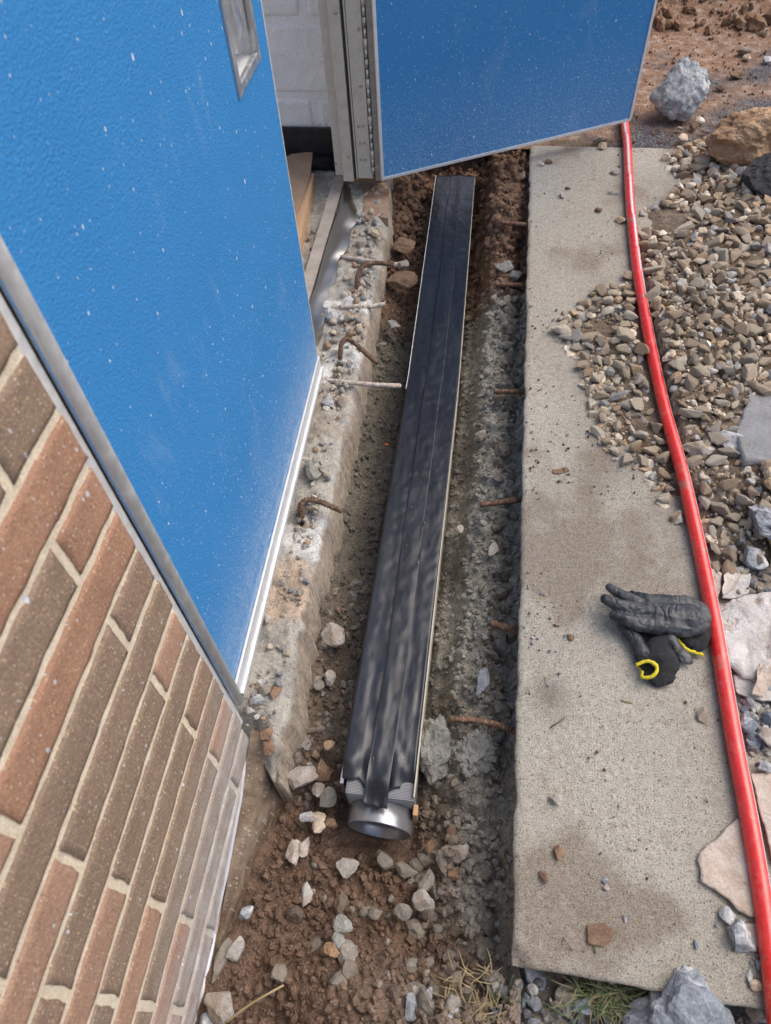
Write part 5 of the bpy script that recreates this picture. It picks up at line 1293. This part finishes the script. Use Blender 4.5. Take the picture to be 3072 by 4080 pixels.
# grey rubble at the right edge, mixed small stones
def stuffpatch(name, pxpoly, z, n, s0, s1, palette, mat, seed, sub=1, zf=None):
    pl_ = [tuple(onZ(x, y, z)[:2]) for x, y in pxpoly]; rr = np.random.default_rng(seed); lo, hi = np.min(pl_, 0), np.max(pl_, 0)
    c = rr.uniform(lo, hi, (n*4, 2)); c = c[inpoly(c, pl_)][:n]; s = s0+(s1-s0)*rr.random(len(c))**2.5
    zz = (zf(c[:, 0], c[:, 1]) if zf else np.full(len(c), z))+s*.25
    pa = np.array(palette); col_ = pa[rr.integers(0, len(pa), len(c))]*rr.uniform(.8, 1.2, (len(c), 1))
    return scatter(name, np.column_stack([c, zz]), s, col_, mat, sub, 3.1, seed, smooth=False)
GREYP = [(.16, .18, .21), (.24, .25, .27), (.30, .26, .21), (.22, .19, .16), (.36, .35, .33), (.13, .13, .14)]
stuffpatch('rubble', [(2800, 1850), (3500, 1850), (3600, 2420), (2920, 2380), (2840, 2230)], .0, 700, .006, .017, GREYP, M_gravel_mass, 41, 2)
stuffpatch('rubble', [(2935, 2760), (3500, 2700), (3700, 3300), (3000, 3060)], .0, 420, .005, .016, GREYP, M_gravel_mass, 42, 2)
stuffpatch('rubble', [(1950, 3860), (2300, 3950), (3300, 4030), (3400, 4500), (1900, 4500)], -.055, 520, .004, .015, GREYP, M_gravel_mass, 43, 2)
# ================================================================== LOOSE EARTH
def tz(x, y): return trench_z(x[None], y[None])[0]
def clods(n, seed, box, s0, s1, pw, name='clods', dens=None, palette=None, sub=1):
    rr = np.random.default_rng(seed); x = rr.uniform(box[0], box[1], n); y = rr.uniform(box[2], box[3], n)
    if dens is not None: k = rr.random(n) < dens(x, y); x, y = x[k], y[k]
    # leave the drain clear
    L, Rr = chx(y); k = ~((x > L-.004) & (x < Rr+.004) & (y > .25) & (y < 2.34)) & (x > ledge_edge(y)+.012); x, y = x[k], y[k]
    s = s0+(s1-s0)*rr.random(len(x))**pw; z = tz(x, y)+s*(.35 if palette is None else .08)
    col_ = soil_col(x, y)*rr.uniform(.8, 1.25, (len(x), 1))
    if palette is not None:
        pa = np.array(palette); col_ = pa[rr.integers(0, len(pa), len(x))]*rr.uniform(.8, 1.2, (len(x), 1))
    return scatter(name, np.column_stack([x, y, z]), s, col_, M_clod if palette is None else M_trmass, sub, 3.1, seed, rough=.16, planes=8, lo=.6, smooth=False)
clods(2600, 51, (-.33, .125, 1.55, 2.5), .003, .020, 3.0, 'soil_clods', lambda x, y: sst(1.5, 1.9, y), sub=2)
clods(7500, 52, (-.33, .125, .28, 2.0), .0015, .0095, 3.0, 'soil_crumbs')
clods(7000, 53, (-.35, .125, -.28, .34), .0015, .011, 3.2, 'soil_crumbs')
clods(260, 54, (-.33, .125, .18, .55), .005, .014, 2.0, 'small_stones', lambda x, y: np.clip(sst(-.08, .0, x)*.9*sst(.16, .22, y)+sst(-.2, -.26, x)*sst(.30, .36, y), 0, 1), [(.22, .20, .17), (.27, .25, .22), (.19, .14, .095), (.17, .15, .13), (.28, .22, .155)], 2)
clods(230, 55, (.055, .112, .45, 1.75), .007, .022, 1.6, 'small_stones', None, [(.20, .19, .165), (.25, .23, .20), (.17, .145, .115), (.19, .15, .11)], 2)
clods(260, 56, (-.31, -.20, .32, .95), .004, .015, 2.2, 'small_stones', lambda x, y: sst(.95, .5, y), [(.25, .20, .15), (.30, .25, .20), (.20, .14, .10), (.27, .26, .25)], 2)
clods(190, 57, (-.24, .1, .04, .27), .006, .023, 1.9, 'small_stones', lambda x, y: np.clip(.25+sst(-.1, .02, x), 0, 1), [(.20, .165, .13), (.24, .22, .19), (.16, .12, .09), (.28, .245, .20)], 2)
# debris on the ledge
rr = np.random.default_rng(61); n_ = 1900; y = rr.uniform(.40, 2.15, n_); f = rr.random(n_)**1.6; E = ledge_edge(y); x = np.where(rr.random(n_) < .75, -.352+f*.05, rr.uniform(-.60, -.30, n_))
k = (x < E-.004) & ((x > -.362) | (y > 1.22)) & (rr.random(n_) < .25+1.1*sst(-.1, .5, fbm(P3(x, y), 12, 3, 8))); x, y = x[k], y[k]; s = .0008+.0105*rr.random(len(x))**4.5
pa = np.array([(.34, .30, .25), (.42, .36, .28), (.25, .245, .24), (.46, .43, .38), (.33, .23, .15)])
scatter('debris', np.column_stack([x, y, s*.5-.001]), s, pa[rr.integers(0, 5, len(x))], M_gravel_mass, 1, 3.1, 61)
rr = np.random.default_rng(63); n_ = 170; y = rr.uniform(1.2, 2.0, n_); x = rr.uniform(-.40, -.315, n_); s = .002+.014*rr.random(n_)**3
scatter('debris', np.column_stack([x, y, s*.4]), s, pa[rr.integers(0, 5, n_)], M_gravel_mass, 2, 3.1, 63, smooth=True)
# crumbs and grit on the slab and asphalt
rr = np.random.default_rng(62); n_ = 5500; x = .118+.48*rr.random(n_)**1.35; y = rr.uniform(.12, 2.42, n_); s = (.0005+.0030*rr.random(n_)**7)*(.5+.9*sst(-.3, .5, fbm(P3(x, y), 7, 3, 8)))
pa = np.array([(.20, .12, .07), (.16, .10, .065), (.36, .33, .29), (.45, .43, .40), (.24, .25, .28)])
scatter('grit', np.column_stack([x, y, s*.6]), s, pa[rr.integers(0, 5, n_)], M_clod, 1, 3.1, 62)
rr = np.random.default_rng(64); n_ = 2600; x = rr.uniform(.30, 1.5, n_); y = rr.uniform(2.45, 3.9, n_); s = .0015+.007*rr.random(n_)**4
pa = np.array([(.22, .125, .075), (.18, .10, .06), (.34, .26, .19), (.26, .16, .10)])
X_ = asph_z(x[None], y[None])[0]
scatter('soil_crumbs', np.column_stack([x, y, X_+s*.5]), s, pa[rr.integers(0, 4, n_)], M_clod, 1, 3.1, 64)
rr = np.random.default_rng(65); n_ = 3800; x = rr.uniform(.60, 2.6, n_); y = rr.uniform(3.25, 5.2, n_); k = y+x*.25 > 3.55; x, y = x[k], y[k]; s = .006+.034*rr.random(len(x))**3.2
pa = np.array([(.25, .15, .09), (.20, .115, .07), (.30, .19, .12), (.34, .27, .19)]); X_ = asph_z(x[None], y[None])[0]
scatter('soil_clods', np.column_stack([x, y, X_+s*.3]), s, pa[rr.integers(0, 4, len(x))], M_clod, 2, 3.1, 65, smooth=False, rough=.30, lo=.6)

# cement slurry boulder-like banks right of the drain
place('cement_bank', 'big smooth-topped mass of set grey slurry right of the drain outlet', 'cement mass', 1730, 2975, 200, 290, M_cemlump, 181, -.165, 5, .75, 18, .14, .1, lo=.75, freq=4)
place('cement_bank', 'lumpy grey slurry mass under the nearest long bar', 'cement mass', 1880, 3010, 200, 200, M_cemlump, 182, -.15, 5, .7, 18, .18, .1, lo=.75, freq=5)
# ================================================================== GRASS, STRAW
def blades(name, centers, n, L0, L1, w_, m, seed, kind='stuff', up=.5):
    rr = np.random.default_rng(seed); V = []; Q = []
    for i in range(n):
        c = centers[rr.integers(0, len(centers))]; p = np.array(c)+rr.normal(0, .012, 3)*[1.3, .8, 0]; a = rr.uniform(0, 6.28); L = rr.uniform(L0, L1)
        d_ = np.array([math.cos(a), math.sin(a), 0]); s_ = np.array([-d_[1], d_[0], 0]); u_ = rr.uniform(.1, up); k = len(V); w2 = w_*rr.uniform(.5, 1.2)
        for j in range(6):
            t = j/5; q = p+d_*L*t+np.array([0, 0, u_*L*math.sin(t*2.2)+.002])+s_*math.sin(t*3+i)*L*.08
            ww = w2*(1-t**1.5)+.0002; V += [q-s_*ww, q+s_*ww+np.array([0, 0, ww*.4])]
        for j in range(5): Q.append([k+2*j, k+2*j+1, k+2*j+3, k+2*j+2])
    o = link(name, mesh(name, V, Q), m); tag(o, kind=kind); return o
gc = [onZ(x, y, -.045) for x, y in ((2400, 3930), (2360, 3960), (2440, 3980), (2500, 3900), (2460, 3930), (2380, 4000), (2560, 3900))]
blades('grass', gc, 190, .02, .06, .0011, M_grass, 3)
blades('dry_grass', gc+[onZ(x, y, -.05) for x, y in ((1850, 3950), (1900, 3900), (1950, 4020), (1830, 4040), (2800, 3960), (2760, 3930), (2700, 3940))], 230, .012, .042, .0007, M_straw, 4)
blades('grass', [onZ(x, y, -.05) for x, y in ((1900, 3960), (1880, 4030), (2000, 3990))], 24, .015, .035, .0009, M_grass, 5)
def straw(px, label, z=.003, w_=.0013, m=M_straw):
    P_ = spline([onZ(x, y, z+(.012 if 0 < i < len(px)-1 else 0)) for i, (x, y) in enumerate(px)], .004); V, Q = tube(P_, w_, 6)
    o = link('straw', mesh('straw', V, Q), m); tag(o, label, 'straw'); return o
straw([(898, 4075), (1000, 4000), (1130, 3925)], 'long dry straw slanting over the soil by the whitish block', -.075, .0018)
straw([(2475, 2792), (2520, 2800)], 'short flat straw on the slab left of the rusty-spotted pale stone', .001, .002)
straw([(2246, 3735), (2262, 3760), (2282, 3785)], 'bent dry stalk on the near slab above the mud patch', .001, .0012)
straw([(1365, 3935), (1372, 3980)], 'short upright straw in the near soil', -.07, .0012)
straw([(1785, 3800), (1800, 3850), (1808, 3870)], 'dry blade standing below the slab corner', -.05, .0013)
straw([(2192, 2900), (2222, 2880), (2250, 2860)], 'green grass blade lying on the slab left of the pale stone', .001, .0012, M_grass)
straw([(2366, 3755), (2374, 3800)], 'green grass blade on the near slab beside the mud patch', .002, .0012, M_grass)
o = place('orange_wire', 'tiny orange plastic bit left of the drain', 'plastic bit', 1542, 1771, 22, 12, m_simple('orange_plastic', (.75, .14, .02), (.8, .2, .04), 50, .5), 190, -.12, 2)
for (px, py, w_, h_, lab, sd) in ((2390, 3716, 92, 72, 'brown dried mud patch on the near slab end', 5), (2280, 1835+0, 60, 26, 'rusty mud smear across the middle of the slab', 6)):
    pass
plate('mud_patch', 'brown dried mud patch on the near slab end', 'mud', [(2345, 3690), (2400, 3680), (2440, 3700), (2432, 3750), (2400, 3770), (2345, 3755)], .003, .003, M_brown, .002, 21)
plate('mud_patch', 'reddish mud smear across the middle of the slab', 'mud', [(2200, 1870), (2250, 1862), (2270, 1875), (2230, 1888), (2205, 1885)], .002, .002, M_brown, .001, 22)
